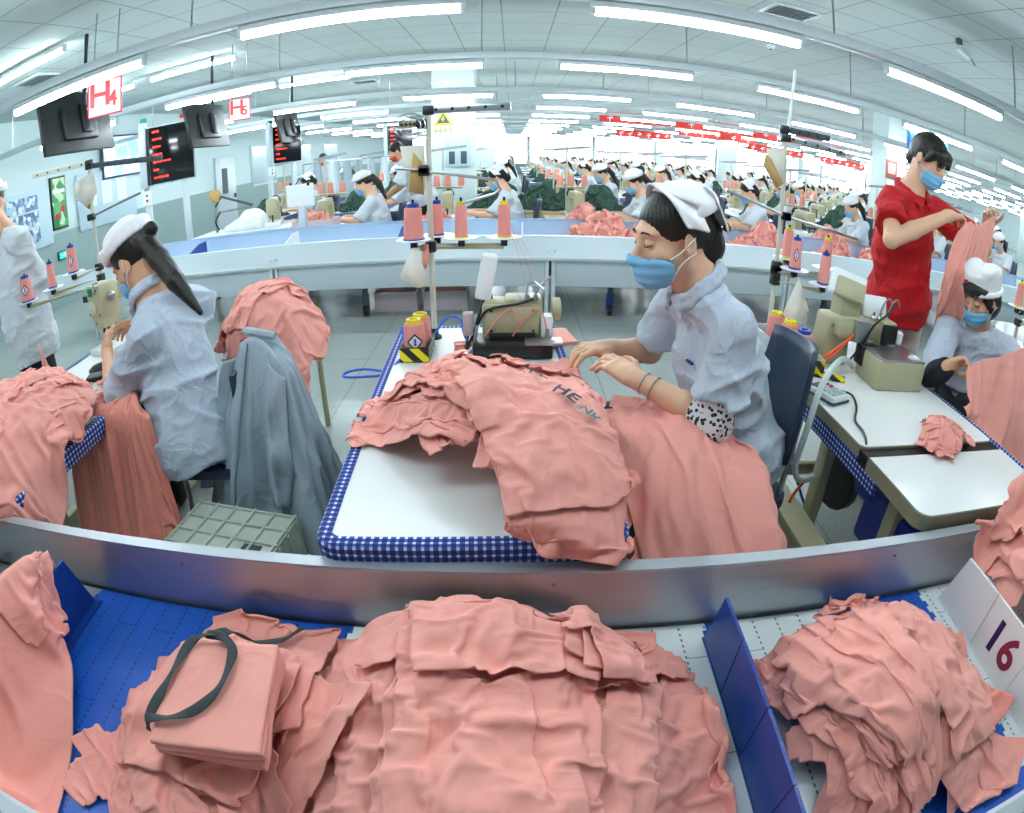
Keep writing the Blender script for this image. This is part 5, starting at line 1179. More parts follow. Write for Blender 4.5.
gd = nrm(np.array((-.35, -.35, .8))); obj('ring', MB().tube([np.array(J['WL'])+gd*.125-np.array((2.25, 2.76, 0))+np.array([.013*cos(t_), .0, .013*sin(t_)]) for t_ in np.linspace(0, 2*pi, 16, endpoint=False)], .003, 6, closed=True), mat('gold', 'd9a93a', .25, .9), b)
# --- right seated worker ---
J = dict(P=(2.86, 2.56, .50), C=(2.80, 2.52, .74), N=(2.75, 2.49, .97), H=(2.68, 2.43, 1.165), SL=(2.93, 2.34, .88), EL=(3.0, 2.12, .78), WL=(2.84, 2.08, 1.0), SR=(2.55, 2.56, .90), ER=(2.30, 2.36, .68), WR=(2.25, 2.20, .81))
J = {q: tuple(np.array([0, 0, 1.62])+.88*(np.array(v)-np.array([0, 0, 1.62]))) for q, v in J.items()}; legsJ(J, (2.30, 2.03, .62), (2.18, 2.2, .62), (2.33, 2.0, .09), (2.2, 2.2, .09))
hd = [dict(W=J['WR'], d=(.72, -.25, .40), n=(.2, -.9, -.35), side=1, s=1.02, curl=(.9, .95, .95, .9), thumb=.8), dict(W=J['WL'], d=(-.3, -.2, .9), n=(-.4, -.8, 0), side=1, s=1.02, curl=(.8, .85, .85, .8), thumb=.7)]
b, ch, h, T = person('seated worker in a tall white cap and blue mask holding a pink garment', (2.52, 2.25, 0), J, (-.65, -.75, 0), 1.12, trous=TROUB, hands=hd, fhead=(-.95, -.10, -.40), hair='bob', cap='tall', skin=SKIN, bodyh=.0048, clothh=.009, torso=1.0, sleeve=1.25, hem=.06)
U = SDF(); U.cap(np.array(J['ER']), np.array(J['ER'])+(np.array(J['WR'])-np.array(J['ER']))*.85, .068, .052, .02); U.post = lambda p, d: d-.006*fold(p, 13., 2.); ch('dark_undersleeve', U, .007, mat('black_knit', '15181f', .85))['label'] = 'black knitted sleeve end'
obj('cap_mark', MB().box(h.p(.03, .089, .095)-np.array((2.52, 2.25, 0)), (.018, .012, .018)), RED, b)
# --- worker cut by the left edge ---
J = dict(P=(-3.27, 2.76, .97), C=(-3.27, 2.73, 1.32), N=(-3.31, 2.71, 1.62), H=(-3.42, 2.72, 1.83), SL=(-3.5, 2.78, 1.53), EL=(-3.62, 2.95, 1.25), WL=(-3.6, 3.15, 1.05), SR=(-3.11, 2.66, 1.52), ER=(-3.08, 2.82, 1.22), WR=(-3.25, 3.1, 1.05))
legsJ(J, (-3.38, 2.78, .5), (-3.18, 2.76, .5), (-3.38, 2.8, .09), (-3.18, 2.78, .09))
person('standing worker in a pale jacket seen from behind, cut by the left edge', (-3.27, 2.76, 0), J, (-.2, 1, 0), 1.1, coat=COATW, trous=TROUB, hair='short', cap='side', skin=SKIN, bodyh=.009, clothh=.010, torso=1.12, sleeve=1.7, hem=.26, collar=False)
paper_tag('narrow pink cloth strip hanging beside the worker at the left edge', [(-3.0, 2.6, .83), (-2.95, 2.6, .68), (-2.98, 2.6, .57), (-3.03, 2.6, .55)], PINK, 'cloth_strip', 'cloth', .006)

# jacket draped over the back of the left worker's chair
JK = mat('grey_blue_jacket_cloth', 'a3b3bf', .85, noise=(4, .05), fn=f_crease(6, .006, .5)); og = np.array((-1.0, 1.97, .06)); ca, sa = cos(-.45), sin(-.45)
def cone_pt(a, v, out=0.):
    rx = .15+.20*v**.8+out; ry = .045+.145*v**.75+out; q = np.array([cos(a)*1.7+9, sin(a)*1.7+3, v*.55+2]); n1 = float(vnoise(q*1.25)); n2 = float(vnoise(q*2.9+7)); n3 = float(vnoise(np.array([cos(a)*2, sin(a)*2, v*7.])+4))
    fo = 1+(.06+.34*v)*n1+(.05+.24*v)*(1-2*abs(n2)**.8)+.02*n3; x_, y_ = rx*cos(a)*fo, ry*sin(a)*fo
    z = .985-.13*abs(cos(a))**2.2*(1-.5*v)-(.80+.05*n1)*v; return np.array([-.97-.07*v+x_*ca-y_*sa, 1.99+.01*v+x_*sa+y_*ca, z])
n, m_ = 150, 60; g = np.array([[cone_pt(2*pi*i/n, j/(m_-1)) for j in range(m_)] for i in range(n)]); mb = MB(); P_ = (g-og).reshape(-1, 3); tp = len(P_)
mb.add(np.vstack([P_, [np.array([-.97, 1.99, .99])-og]]), [(((i+1) % n)*m_+j, ((i+1) % n)*m_+j+1, i*m_+j+1, i*m_+j) for i in range(n) for j in range(m_-1)]+[(i*m_, tp, ((i+1) % n)*m_) for i in range(n)])
tj = thing('draped_jacket', 'grey blue jacket draped over the chair back behind the left worker', 'jacket', tuple(og)); o = obj('jacket_body', mb, JK, tj, smooth=True); md = o.modifiers.new('t', 'SOLIDIFY'); md.thickness = .004
def sleeve_strip(a0, a1, w, v0, v1, th):
    g = np.zeros((40, 15, 3))
    for i in range(40):
        t_ = i/39; v = v0+(v1-v0)*t_; ac = a0+(a1-a0)*t_
        for j in range(15): u = (j-7)/7; g[i, j] = cone_pt(ac+u*w/(1+.6*v), v, th*(1-u*u)**.5*(1+.25*sin(t_*13+u*2))+.004)-og
    return MB().grid(g)
for a0, a1, w in ((-.75, -1.0, .26), (-2.55, -2.3, .24)): o = obj('sleeve', sleeve_strip(a0, a1, w, .05, .78, .045), JK, tj, smooth=True); md = o.modifiers.new('t', 'SOLIDIFY'); md.thickness = .004
g = np.zeros((30, 5, 3))
for i in range(30):
    for j in range(5): g[i, j] = cone_pt(-1.75+.10*(j-2)/2/(1+.5*i/29), .02+.95*i/29, .012)-og
o = obj('front_placket', MB().grid(g), JK, tj, smooth=True); md = o.modifiers.new('t', 'SOLIDIFY'); md.thickness = .006
obj('jacket_collar', MB().tube([np.array((-.97+ca*t_*.09, 1.99+sa*t_*.09-.02*(1-t_*t_), 1.0-.01*t_*t_))-og for t_ in np.linspace(-1, 1, 9)], .018, 8), JK, tj)
# garments held by the two right-hand workers
def hang(label, pa, pb, rows, cols, sp, sag, extra=None, seed=0, steps=80, dirv=(0, 0, -1), m=None):
    pa, pb = np.array(pa), np.array(pb); c = Cloth(cols, rows, sp, np.ones((cols, rows), bool), .08); r = np.random.default_rng(seed); P0 = np.zeros((cols, rows, 3)); dv = nrm(dirv)
    for i in range(cols):
        t_ = i/(cols-1); base = pa+(pb-pa)*t_-np.array([0, 0, sag*4*t_*(1-t_)])
        for j in range(rows): P0[i, j] = base+dv*sp*j+np.array([0, 1, 0])*(.05*sin(t_*17+j*.10+seed)+.025*sin(t_*41-j*.07))+r.normal(0, .002, 3)
    def col(P, Q):
        for e in (extra or []): P = e(P, Q)
        return P
    Pp = c.run(P0, col, steps, 10, pins=[i*rows for i in range(cols)], damp=.95, g=.0014); o = cloth_obj('held_garment', Pp, c.mask, m or PINK, sub=1); return tag(o, label, 'garment')
def held(label, top, bot, n, m_, amp, seed, m=None):
    """cloth falling from a held upper edge, flaring to a ragged lower edge"""
    T_ = bez(top, 12); B_ = bez(bot, 12); g = np.zeros((n, m_, 3)); pick = lambda C_, t_: np.array([np.interp(t_*(len(C_)-1), np.arange(len(C_)), C_[:, q]) for q in range(3)])
    for i in range(n):
        u = i/(n-1); a, b = pick(T_, u), pick(B_, u)
        for j in range(m_):
            v = j/(m_-1); q = np.array([u*5.2+seed, v*1.1+seed*.3, 1.7]); f1 = float(vnoise(q*1.0)); f2 = 1-2*abs(float(vnoise(q*np.array([2.3, 1.4, 1])+9))); f3 = float(vnoise(np.array([u*4+v*5, v*9-u*3, seed])))
            pt = a+(b-a)*v+np.array([.25, -1, 0])*(amp*(.35+v)*(f1+.5*f2)+.010*f3*v); pt[2] += .03*v*float(vnoise(np.array([u*6, seed, 3.])))-.03*sin(pi*v)*(1-v)*f1; g[i, j] = pt
    o = obj('held_garment', MB().grid(g), m or PINK, None, smooth=True); md = o.modifiers.new('s', 'SUBSURF'); md.levels = md.render_levels = 1; md = o.modifiers.new('t', 'SOLIDIFY'); md.thickness = .002
    return tag(o, label, 'garment')
held('pink garment held up by both hands of the red-shirted worker', [(2.31, 2.36, 1.50), (2.37, 2.36, 1.575), (2.46, 2.37, 1.56), (2.55, 2.38, 1.60), (2.64, 2.38, 1.66)], [(2.13, 2.32, 1.17), (2.17, 2.32, 1.0), (2.28, 2.34, .93), (2.42, 2.36, 1.0), (2.55, 2.38, .95)], 72, 44, .045, 3)
held('pink garment stretched between the hands of the seated worker in the tall cap', [(2.02, 1.84, .93), (2.10, 1.83, .985), (2.3, 1.79, 1.05), (2.55, 1.74, 1.17), (2.8, 1.70, 1.29)], [(1.985, 1.79, .765), (2.03, 1.70, .70), (2.16, 1.58, .60), (2.36, 1.48, .52), (2.6, 1.42, .5)], 84, 52, .05, 8)
# ================= garments on the near conveyor =================
hf = HF(-2.3, 2.3, .05, 1.25, .503)
hf.rect(-3, 3, 1.02, 2, .70); hf.rect(-3, 3, 0, .175, .70)
for x, a in ((-1.29, .45), (.497, .2), (1.335, .3)): hf.rect(x-.012, x+.012, a, .97, .70)
fin_z = hf.z.copy()
PINK2 = mat('pink_jersey_deep', 'e8907f', .85, sheen=.15, noise=(3, .05), fn=f_crease(8, .006, .5))
GC = 'pink garments in the tall centre pile'; GB = 'pink garments in the low pile under the folded stack'; GD = 'pink garments in the pile between the blue and the 16 divider'
GA = 'pink garments in the pile left of the blue divider'
# A: left of the blue divider
hf.mound(-1.45, .55, .38, .48, .13)
for k, (x, y, rz, cu, sd, sz) in enumerate(((-1.5, .5, .2, .8, 1, (.7, .8)), (-1.42, .62, -.5, .7, 2, (.7, .8)), (-1.3, .44, .15, .8, 3, (.66, .8)), (-1.42, .5, -.2, .72, 4, (.7, .85)))):
    garment(hf, x, y, rz, sz, .013, cu, .85, .035, sd, 'tee' if k != 2 else 'rect', steps=42, label=('pink garment at the bottom of the pile left of the blue divider', 'pink garment second from the bottom of the pile left of the blue divider', 'pink garment hanging over the end of the blue divider', 'topmost pink garment of the pile left of the blue divider')[k], group=GA)
# C: centre pile
hf.mound(-.08, .62, .40, .50, .14, 3.)
lab = lambda n, where: [('bottom', 'second', 'third', 'fourth', 'fifth', 'sixth', 'seventh', 'eighth', 'ninth', 'tenth')[i]+' pink garment counted upward in '+where for i in range(n-1)]+['topmost pink garment of '+where]
CS = ((-.30, .60, .12, .8, 11, 'tee'), (.16, .56, -.35, .72, 12, 'tee'), (-.1, .66, .05, .75, 13, 'rect'), (.22, .52, -.5, .62, 14, 'leg'), (-.24, .64, .22, .7, 15, 'tee'), (.27, .42, -.45, .75, 20, 'rect'), (.13, .70, -.15, .72, 16, 'tee'), (-.16, .58, .12, .72, 17, 'rect'), (-.05, .58, -.06, .74, 18, 'tee'), (-.02, .52, .03, .80, 19, 'rect'))
for k, (x, y, rz, cu, sd, kd) in enumerate(CS):
    o, Pt = garment(hf, x, y, rz, (.72, .82) if kd == 'tee' else (.46, .78), (.012 if k < 8 else .0105), cu, .86 if k < 8 else .85, .035, sd, kd, steps=42, fq=1 if k < 8 else .6, extra=[clamp_y(.185, 1.012)], label=lab(10, 'the tall centre pile')[k], group=GC, loft=.012)
# collar-like flap across the centre pile
o, Pt = garment(hf, -.02, .80, .12, (.42, .30), .011, .82, .7, .04, 31, 'rect', steps=40, fq=.7, extra=[clamp_y(.185, 1.012)], label='short pink garment folded across the far end of the centre pile', group=GC)
for k in range(3):
    o, Pt = garment(hf, .18+.02*k, .83-.01*k, -.1+.2*k, (.34, .26), .011, .6, .7, .05, 33+k, 'tee', steps=40, extra=[clamp_y(.185, 1.012)], label='small pink folded flaps at the far right corner of the centre pile', group=GC)
# B: low pile with the folded stack
hf.mound(-.66, .60, .28, .40, .07, 3.)
BS = ((-.70, .55, .3, .7, 41, 'tee'), (-.55, .45, -.4, .65, 42, 'leg'), (-.75, .36, .9, .6, 43, 'tee'), (-.62, .78, .1, .75, 44, 'rect'), (-.60, .42, .5, .6, 45, 'leg'), (-.68, .62, -.1, .8, 46, 'rect'))
for k, (x, y, rz, cu, sd, kd) in enumerate(BS):
    garment(hf, x, y, rz, (.6, .7) if kd != 'rect' else (.5, .5), .012, cu, .85, .035, sd, kd, steps=40, extra=[clamp_y(.185, 1.012)], label=lab(6, 'the low pile left of centre')[k], group=GB)
# folded stack: three garments folded flat, tied with a dark strap
def folded(loc, rz, w, l, h, label, seed):
    n = 18; r = np.random.default_rng(seed); t = thing('folded_garment', label, 'garment', loc, rz, 'folded pink garments in the strapped stack')
    for lay in range(2):
        g = np.zeros((n, 2*n+6, 3)); z0 = lay*h/2
        for i in range(n):
            u = -1+2*i/(n-1)
            prof = [(-1+2*j/(n-1), h*.5) for j in range(n)]+[(1+.06*sin(a), h*.25+h*.25*cos(a)) for a in np.linspace(.3, pi-.3, 6)]+[(1-2*j/(n-1), .0) for j in range(n)]
            for j, (v, z) in enumerate(prof): g[i, j] = (u*w/2, -v*l/2, z0+z)
        nz = vnoise(np.stack([g[..., 0]*14+seed*3, g[..., 1]*14, g[..., 2]*30+lay], -1)); g[..., 2] += nz*.004+.002; g[..., 0] += .006*vnoise(np.stack([g[..., 1]*9, g[..., 2]*40, g[..., 0]*3+seed], -1)); g[..., 1] += .005*vnoise(np.stack([g[..., 0]*12+5, g[..., 2]*40, g[..., 1]*3+seed], -1))
        o = obj('folded_layer', MB().grid(g), PINK, t, smooth=True); md = o.modifiers.new('s', 'SUBSURF'); md.levels = md.render_levels = 1; md = o.modifiers.new('t', 'SOLIDIFY'); md.thickness = .003
    return t
zb = float(np.percentile([hf.at(np.array([x]), np.array([y]))[0] for x in np.linspace(-.69, -.48, 7) for y in np.linspace(.46, .72, 7)], 75))
for k in range(3): folded((-.585+.006*k, .59-.004*k, zb+k*.026), .10+.03*k, .235, .27, .024, ('bottom', 'middle', 'topmost')[k]+' folded pink garment of the strapped stack on the low pile', k)
zt = zb+.084
STRAP = mat('charcoal_strap', '3a4447', .8, bump=(300, .2))
def strap(pts, w, label, name='strap', m=None, th=.004):
    Pc = bez(pts, 8); n = len(Pc); g = np.zeros((n, 2, 3))
    for i in range(n):
        d = Pc[min(i+1, n-1)]-Pc[max(i-1, 0)]; s_ = np.array([-d[1], d[0], 0]); s_ /= np.linalg.norm(s_)+1e-9; a = .5*sin(i*.35)
        for j in (0, 1): g[i, j] = Pc[i]+(s_*cos(a)+np.array([0, 0, sin(a)]))*w*(j-.5)
    o = obj(name, MB().grid(g), m or STRAP, smooth=True); md = o.modifiers.new('t', 'SOLIDIFY'); md.thickness = th; md.offset = 0; md = o.modifiers.new('b', 'SUBSURF'); md.levels = md.render_levels = 1
    return tag(o, label, 'strap')
hz = lambda x, y: float(hf.at(np.array([x]), np.array([y]))[0])
strap([(-.53, .955, hz(-.53, .955)+.012), (-.55, .88, hz(-.55, .88)+.015), (-.575, .80, hz(-.575, .80)+.02), (-.585, .74, zt+.004), (-.61, .725, zt+.012), (-.64, .715, zt+.012), (-.672, .69, zt+.008), (-.682, .62, zt+.006), (-.69, .54, zt+.002), (-.70, .48, zt-.01), (-.705, .462, zt-.035)], .024, 'dark grey strap running from the back of the low pile over the folded pink stack')
strap([(-.645, .715, zt+.012), (-.60, .715, zt+.012), (-.565, .68, zt+.008), (-.562, .59, zt+.006), (-.59, .52, zt+.008), (-.64, .485, zt+.008), (-.70, .47, zt+.002)], .024, 'dark grey strap loop lying on the topmost folded pink garment')
# D: pile between blue and 16 dividers
hf.mound(.90, .63, .34, .38, .11, 3.)
DS = ((.74, .36, -.3, .6, 60, 'tee', 0), (1.02, .55, .3, .75, 51, 'tee', 0), (.85, .62, .2, .5, 52, 'tee', .3), (1.05, .66, -.4, .7, 53, 'rect', 0), (.75, .6, .15, .42, 54, 'leg', .5), (1.0, .45, .7, .7, 55, 'tee', 0), (.78, .64, .1, .4, 56, 'rect', .6), (.95, .75, -.2, .55, 57, 'tee', 0), (1.06, .62, .35, .8, 58, 'rect', 0), (.8, .55, .22, .42, 59, 'tee', .7))
for k, (x, y, rz, cu, sd, kd, fn_) in enumerate(DS):
    garment(hf, x, y, rz, (.6, .66) if kd != 'rect' else (.5, .55), .012, cu, .85, .04, sd, kd, steps=42, fan=fn_, extra=[clamp_y(.185, 1.012)], label=lab(10, 'the pile between the blue and 16 dividers')[k], group=GD)
# E: pile right of the 16 divider
hf.mound(1.72, .76, .36, .42, .28, 2.5)
for k, (x, y, rz, cu, sd) in enumerate(((1.66, .72, .4, .65, 61), (1.8, .82, -.3, .65, 62), (1.62, .80, .1, .6, 63), (1.7, .70, .8, .55, 64), (1.64, .76, -.2, .6, 65))):
    garment(hf, x, y, rz, (.7, .7), .014, cu, .8, .05, sd, 'tee', steps=40, label='crumpled pink garments in the pile beyond the 16 divider', group='pink garments right of the 16 divider')
ds = lambda x, y: (x, y, float(hf.at(np.array([x]), np.array([y]))[0])+.016)
tag(obj('drawstring', MB().tube(bez([ds(*q) for q in ((-1.6, .62), (-1.46, .62), (-1.37, .64), (-1.30, .61), (-1.31, .56), (-1.37, .52), (-1.46, .50), (-1.6, .50))], 5), .011, 7), mat('navy_cord', '1c2c55', .7)), 'navy drawstring lying on the pile left of the blue divider', 'drawstring')

# ================= garments on the sewing tables =================
hm = HF(-1.2, 1.4, .95, 3.0, .3)
hm.rect(-.52, .27, 1.06, 2.79, .757); hm.rect(-.6, .35, 2.33, 2.6, .80); hm.mound(.0, 1.55, .40, .62, .14, 2.5)
hm.rect(-3, 3, .9, 1.045, .60)
GM = 'pink garments heaped on the middle sewing table'
MS = ((-.22, 1.62, .3, .6, 71, 'tee', .3), (.08, 1.5, -.1, .75, 72, 'tee', 0), (-.26, 1.68, .6, .45, 73, 'leg', .5), (-.12, 1.72, .35, .42, 74, 'tee', .5), (-.3, 1.55, .8, .42, 75, 'tee', .3), (.1, 1.45, .25, .75, 76, 'leg', 0), (-.16, 1.60, .45, .38, 77, 'leg', .6), (-.05, 1.78, .3, .4, 78, 'rect', .5), (.14, 1.24, .2, .8, 79, 'rect', 0), (-.22, 1.66, .5, .36, 80, 'tee', .6), (.10, 1.36, .30, .86, 81, 'rect', 0))
for k, (x, y, rz, cu, sd, kd, fn_) in enumerate(MS):
    o, Pm = garment(hm, x, y, rz, (.6, .68) if kd != 'rect' else (.46, .62), .012, cu, .85, .045 if cu < .6 else .025, sd, kd, steps=42, fan=fn_, label=([q for q in lab(11, 'the heap on the middle table')])[k], group=GM, loft=.008)
# the garment under the needle, pulled from the machine to the worker's hands
o, Pm = garment(hm, .16, 2.0, -.55, (.40, .62), .012, .6, .85, .04, 85, 'rect', steps=42, label='pink garment running from the needle to the middle worker\'s hands')
# printed letters on the upper garment
INK = mat('dark_print', '3b4a55', .7); INKT = mat('teal_print', '3f8f95', .7)
def print_text(txt, x, y, rz, size, m, label_name):
    me = text_mesh(txt, size, .0, .02); bm = bmesh.new(); bm.from_mesh(me); bmesh.ops.triangulate(bm, faces=bm.faces)
    for _ in range(4): bmesh.ops.subdivide_edges(bm, edges=[e for e in bm.edges if e.calc_length() > .008], cuts=1, use_grid_fill=True); bmesh.ops.triangulate(bm, faces=bm.faces)
    bm.to_mesh(me); bm.free(); V = np.array([v.co for v in me.vertices]); c, s_ = cos(rz), sin(rz)
    X = x+V[:, 0]*c-V[:, 1]*s_; Y = y+V[:, 0]*s_+V[:, 1]*c; Z = np.maximum(hm.at(X, Y), np.maximum(hm.at(X+.008, Y+.008), hm.at(X-.008, Y-.008)))+.009
    for v, a, b, z in zip(me.vertices, X, Y, Z): v.co = (a, b, z)
    me.materials.clear(); me.materials.append(m); o = link(label_name, me); return o
pr = print_text('VIK', .070, 1.60, -.7, .048, INK, 'printed_word'); tag(pr, 'dark printed letters partly hidden in a fold of the middle heap', 'print'); 
p2_ = print_text('HE', .150, 1.465, -.6, .064, INK, 'printed_word'); tag(p2_, 'dark letters HE printed on the upper garment of the middle heap', 'print')
p3_ = print_text('INK', .205, 1.395, -.7, .042, INKT, 'printed_word'); tag(p3_, 'teal printed letters right of the letters HE', 'print')
# left table
hl = HF(-3.2, -.9, .95, 3.0, .25); hl.rect(-2.49, -1.69, 1.07, 2.8, .757); hl.rect(-4, 0, .9, 1.045, .6); hl.mound(-2.12, 1.5, .5, .55, .17, 2.5)
GL = 'pink garments heaped on the left sewing table'
for k, (x, y, rz, cu, sd, kd) in enumerate(((-2.2, 1.7, .3, .6, 91, 'tee'), (-1.9, 1.3, -.2, .7, 92, 'tee'), (-2.3, 1.5, .5, .7, 93, 'rect'), (-1.95, 1.75, .8, .5, 94, 'leg'), (-1.95, 1.18, .1, .75, 95, 'tee'), (-2.2, 1.85, 1.2, .5, 96, 'tee'), (-1.85, 1.36, -.3, .7, 97, 'rect'), (-2.1, 1.45, .5, .6, 98, 'tee'))):
    garment(hl, x, y, rz, (.66, .76) if kd != 'rect' else (.55, .7), .013, cu, .85, .04, sd, kd, steps=42, label=lab(8, 'the heap on the left table')[k], group=GL)
for k, (x, y, rz, sd) in enumerate(((-1.72, 1.22, .35, 201), (-2.0, 1.05, .1, 202))): garment(hl, x, y, rz, (.5, .55), .013, .75, .85, .035, sd, 'rect', steps=48, label='pink garments hanging over the edge of the left table', group='pink garments over the left table edge')
garment(hl, -1.86, 2.08, .6, (.4, .5), .012, .5, .7, .05, 99, 'tee', steps=40, label='crumpled pink garment between the left heap and the left worker\'s arm')
# lap garments
hp = HF(-.2, 1.6, .9, 2.5, .12); hp.rect(.28, .74, 1.60, 2.1, .725); hp.rect(.74, 1.05, 1.62, 2.1, .46); hp.ramp_y(.31, .80, 1.05, .42, 1.60, .715); hp.ramp_y(.80, .90, 1.05, .15, 1.62, .52); hp.mound(.55, 1.45, .16, .26, .06); hp.mound(.76, 1.36, .10, .2, .05); hp.rect(-3, 3, .8, 1.045, .62); hp.rect(-1, .29, 1.05, 2.8, .75)
for k, (x, y, rz, cu, sd, kd) in enumerate(((.52, 1.48, .1, .7, 101, 'tee'), (.68, 1.40, .3, .7, 102, 'rect'), (.44, 1.56, -.3, .5, 103, 'leg'), (.58, 1.45, .25, .8, 104, 'rect'))):
    garment(hp, x, y, rz, (.62, .85), .013, cu, .92, .03, sd, kd, steps=60, label=lab(4, 'the middle worker\'s lap')[k], group='pink garments hanging from the middle worker\'s lap', mu=.5, extra=[col_cap((.86, 1.86, .4), (.74, 1.86, 1.0), .215)])
hq = HF(-2.6, -.9, 1.1, 2.7, .03); hq.rect(-1.98, -1.42, 1.76, 2.3, .74)
for k, (x, y, rz, cu, sd, kd) in enumerate(((-1.70, 1.66, .1, .6, 111, 'rect'), (-1.54, 1.68, -.1, .55, 112, 'rect'), (-1.60, 1.68, .05, .7, 113, 'rect'))):
    garment(hq, x, y, rz, (.95 if k != 1 else .7, 1.15), .015, cu, .92, .05, sd, kd, steps=75, fan=-.35, label=lab(3, 'the cloths on the left worker\'s lap')[k], group='pink cloths on the left worker\'s lap', mu=.35, m=PINK2, extra=[col_cap((-1.38, 1.98, .4), (-1.46, 2.06, .95), .215)])
# pile behind the left worker, on a low stool
t = thing('low_table', 'small table hidden beneath the pink pile behind the left worker', 'table', (-1.36, 2.95, 0)); obj('tabletop', MB().prism(rrect(.5, .5, .05), .6, .63), LAM, t)
for sx in (-1, 1):
    for sy in (-1, 1): obj('leg', MB().cyl((sx*.2, sy*.2, 0), (sx*.2, sy*.2, .6), .018, n=8), BEIGE, t)
hb = HF(-2.2, -.5, 2.2, 3.7, .2); hb.rect(-1.6, -1.12, 2.7, 3.2, .64); hb.mound(-1.36, 2.95, .3, .3, .26, 2.2)
for k, (x, y, rz, cu, sd) in enumerate(((-1.42, 2.80, .2, .6, 121), (-1.2, 2.90, -.9, .6, 122), (-1.4, 3.0, .7, .5, 123), (-1.25, 2.76, .1, .55, 124), (-1.5, 2.9, 1.2, .5, 126), (-1.18, 2.80, -.4, .5, 127), (-1.36, 2.9, -.5, .5, 125))):
    garment(hb, x, y, rz, (.85, .9) if k < 5 else (.66, .7), .017, cu, .85, .06, sd, 'rect' if k % 2 else 'tee', steps=50, label='crumpled pink garments in the pile behind the left worker\'s back', group='pink pile behind the left worker')
# small garment on the right table
hr = HF(.9, 2.4, .9, 2.9, .3); hr.rect(1.22, 1.99, 1.08, 2.7, .757); hr.mound(1.64, 1.54, .15, .12, .07)
garment(hr, 1.66, 1.53, -.9, (.62, .60), .012, .40, .58, .10, 131, 'tee', steps=30, mu=.85, label='small crumpled pink garment lying across the black strip of the right table')

o = folded((.20, 2.56, .753), .2, .16, .20, .022, 'folded pink cloth lying right of the overlock machine on the middle table', 7); o['group'] = ''; del o['group']
# ================= rows of stations behind the grey conveyor =================
DGREEN = mat('dark_green_jersey', '3f5f52', .85, noise=(4, .1), fn=f_crease(8, .006, .5))
def heap(loc, rx, ry, hh, m, label, group=None, seed=0, name='garment_heap'):
    """one crumpled garment heaped over itself"""
    hx = HF(-.6, .6, -.6, .6, 0, .02); hx.mound(0, 0, rx*.9, ry*.9, hh*.6, 2.2); hx.mound(rx*.2, ry*.1, rx*.5, ry*.45, hh*.45, 2.); nu = 54; c = Cloth(nu, nu, .03, tee_mask(nu, nu, 'rect'), .05)
    P = sheet_init(nu, nu, .03, 0, 0, seed*.7, 2*rx/(nu*.03), 2*ry/(nu*.03), 0, .10, seed, hx); P = c.run(P, col_hf(hx, .01, .8), 24, 6)
    me = bpy.data.meshes.new(name); V = P.reshape(-1, 3); V = V*[rx/max(.01, np.abs(V[:, 0]).max()), ry/max(.01, np.abs(V[:, 1]).max()), 1]; I = np.arange(nu*nu).reshape(nu, nu)
    me.from_pydata(V.tolist(), [], np.stack([I[:-1, :-1], I[1:, :-1], I[1:, 1:], I[:-1, 1:]], -1).reshape(-1, 4).tolist()); me.polygons.foreach_set('use_smooth', [True]*len(me.polygons)); me.materials.append(m); o = link(name, me, None, loc); return tag(o, label, 'garment', group)
GR_W = 'seated workers in the rows behind the grey conveyor'
# low-detail worker, shared by the rows
J = dict(P=(0, 0, .56), C=(-.06, 0, .88), N=(-.13, 0, 1.13), H=(-.23, 0, 1.29), SL=(-.08, -.19, 1.05), EL=(-.24, -.24, .82), WL=(-.52, -.12, .85), SR=(-.08, .19, 1.05), ER=(-.24, .24, .82), WR=(-.52, .12, .85))
J['pony'] = [((-.10, 0, 1.35), (-.03, 0, 1.28), .045, .045), ((-.03, 0, 1.28), (.06, -.01, 1.08), .045, .02)]
legsJ(J, (-.42, -.10, .56), (-.42, .10, .56), (-.42, -.1, .08), (-.42, .1, .08))
hd = lambda: [dict(W=J['WL'], d=(-.9, .3, -.1), n=(0, .2, -1), side=-1, s=1.15, curl=(.5,)*4), dict(W=J['WR'], d=(-.9, -.3, -.1), n=(0, -.2, -1), side=1, s=1.15, curl=(.5,)*4)]
W_LABEL = 'one of the far seated workers in pale jackets and white caps'
wk = []
for hair_, cap_, ct_, mk_ in (('pony', 'side', COATW, MASKM), ('bun', 'fold', COATW, MASKM)):
    b, *_ = person(W_LABEL, (0, 0, 0), dict(J), (-1, 0, -.1), 1.14, coat=ct_, trous=TROUS, hands=hd(), fhead=(-1, -.12, -.42), hair=hair_, cap=cap_, skin=SKINP, bodyh=.013, clothh=.016, trh=.022, torso=1.08, sleeve=.9, mask=mk_, fine=False, collar=False, hem=.08); b.location = (0, 0, -30); wk.append(b)
def bg_table(loc, rz, label, group):
    t = thing('sewing_table', label, 'table', loc, rz, group); obj('tabletop', MB().box((0, 0, .73), (.75, 1.55, .04), bev=.01), LAM, t); obj('gingham_edge', MB().box((0, -.775, .71), (.76, .012, .075)), GING, t)
    obj('gingham_edge', MB().box((.378, 0, .71), (.012, 1.55, .075)), GING, t)
    for s in (-1, 1): l_ = obj('leg', MB().box((s*.3, .2, .35), (.05, .08, .7)), BEIGE, t); obj('foot_rail', MB().box((s*.3, .2, .03), (.06, .9, .06)), BEIGE, l_)
    return t
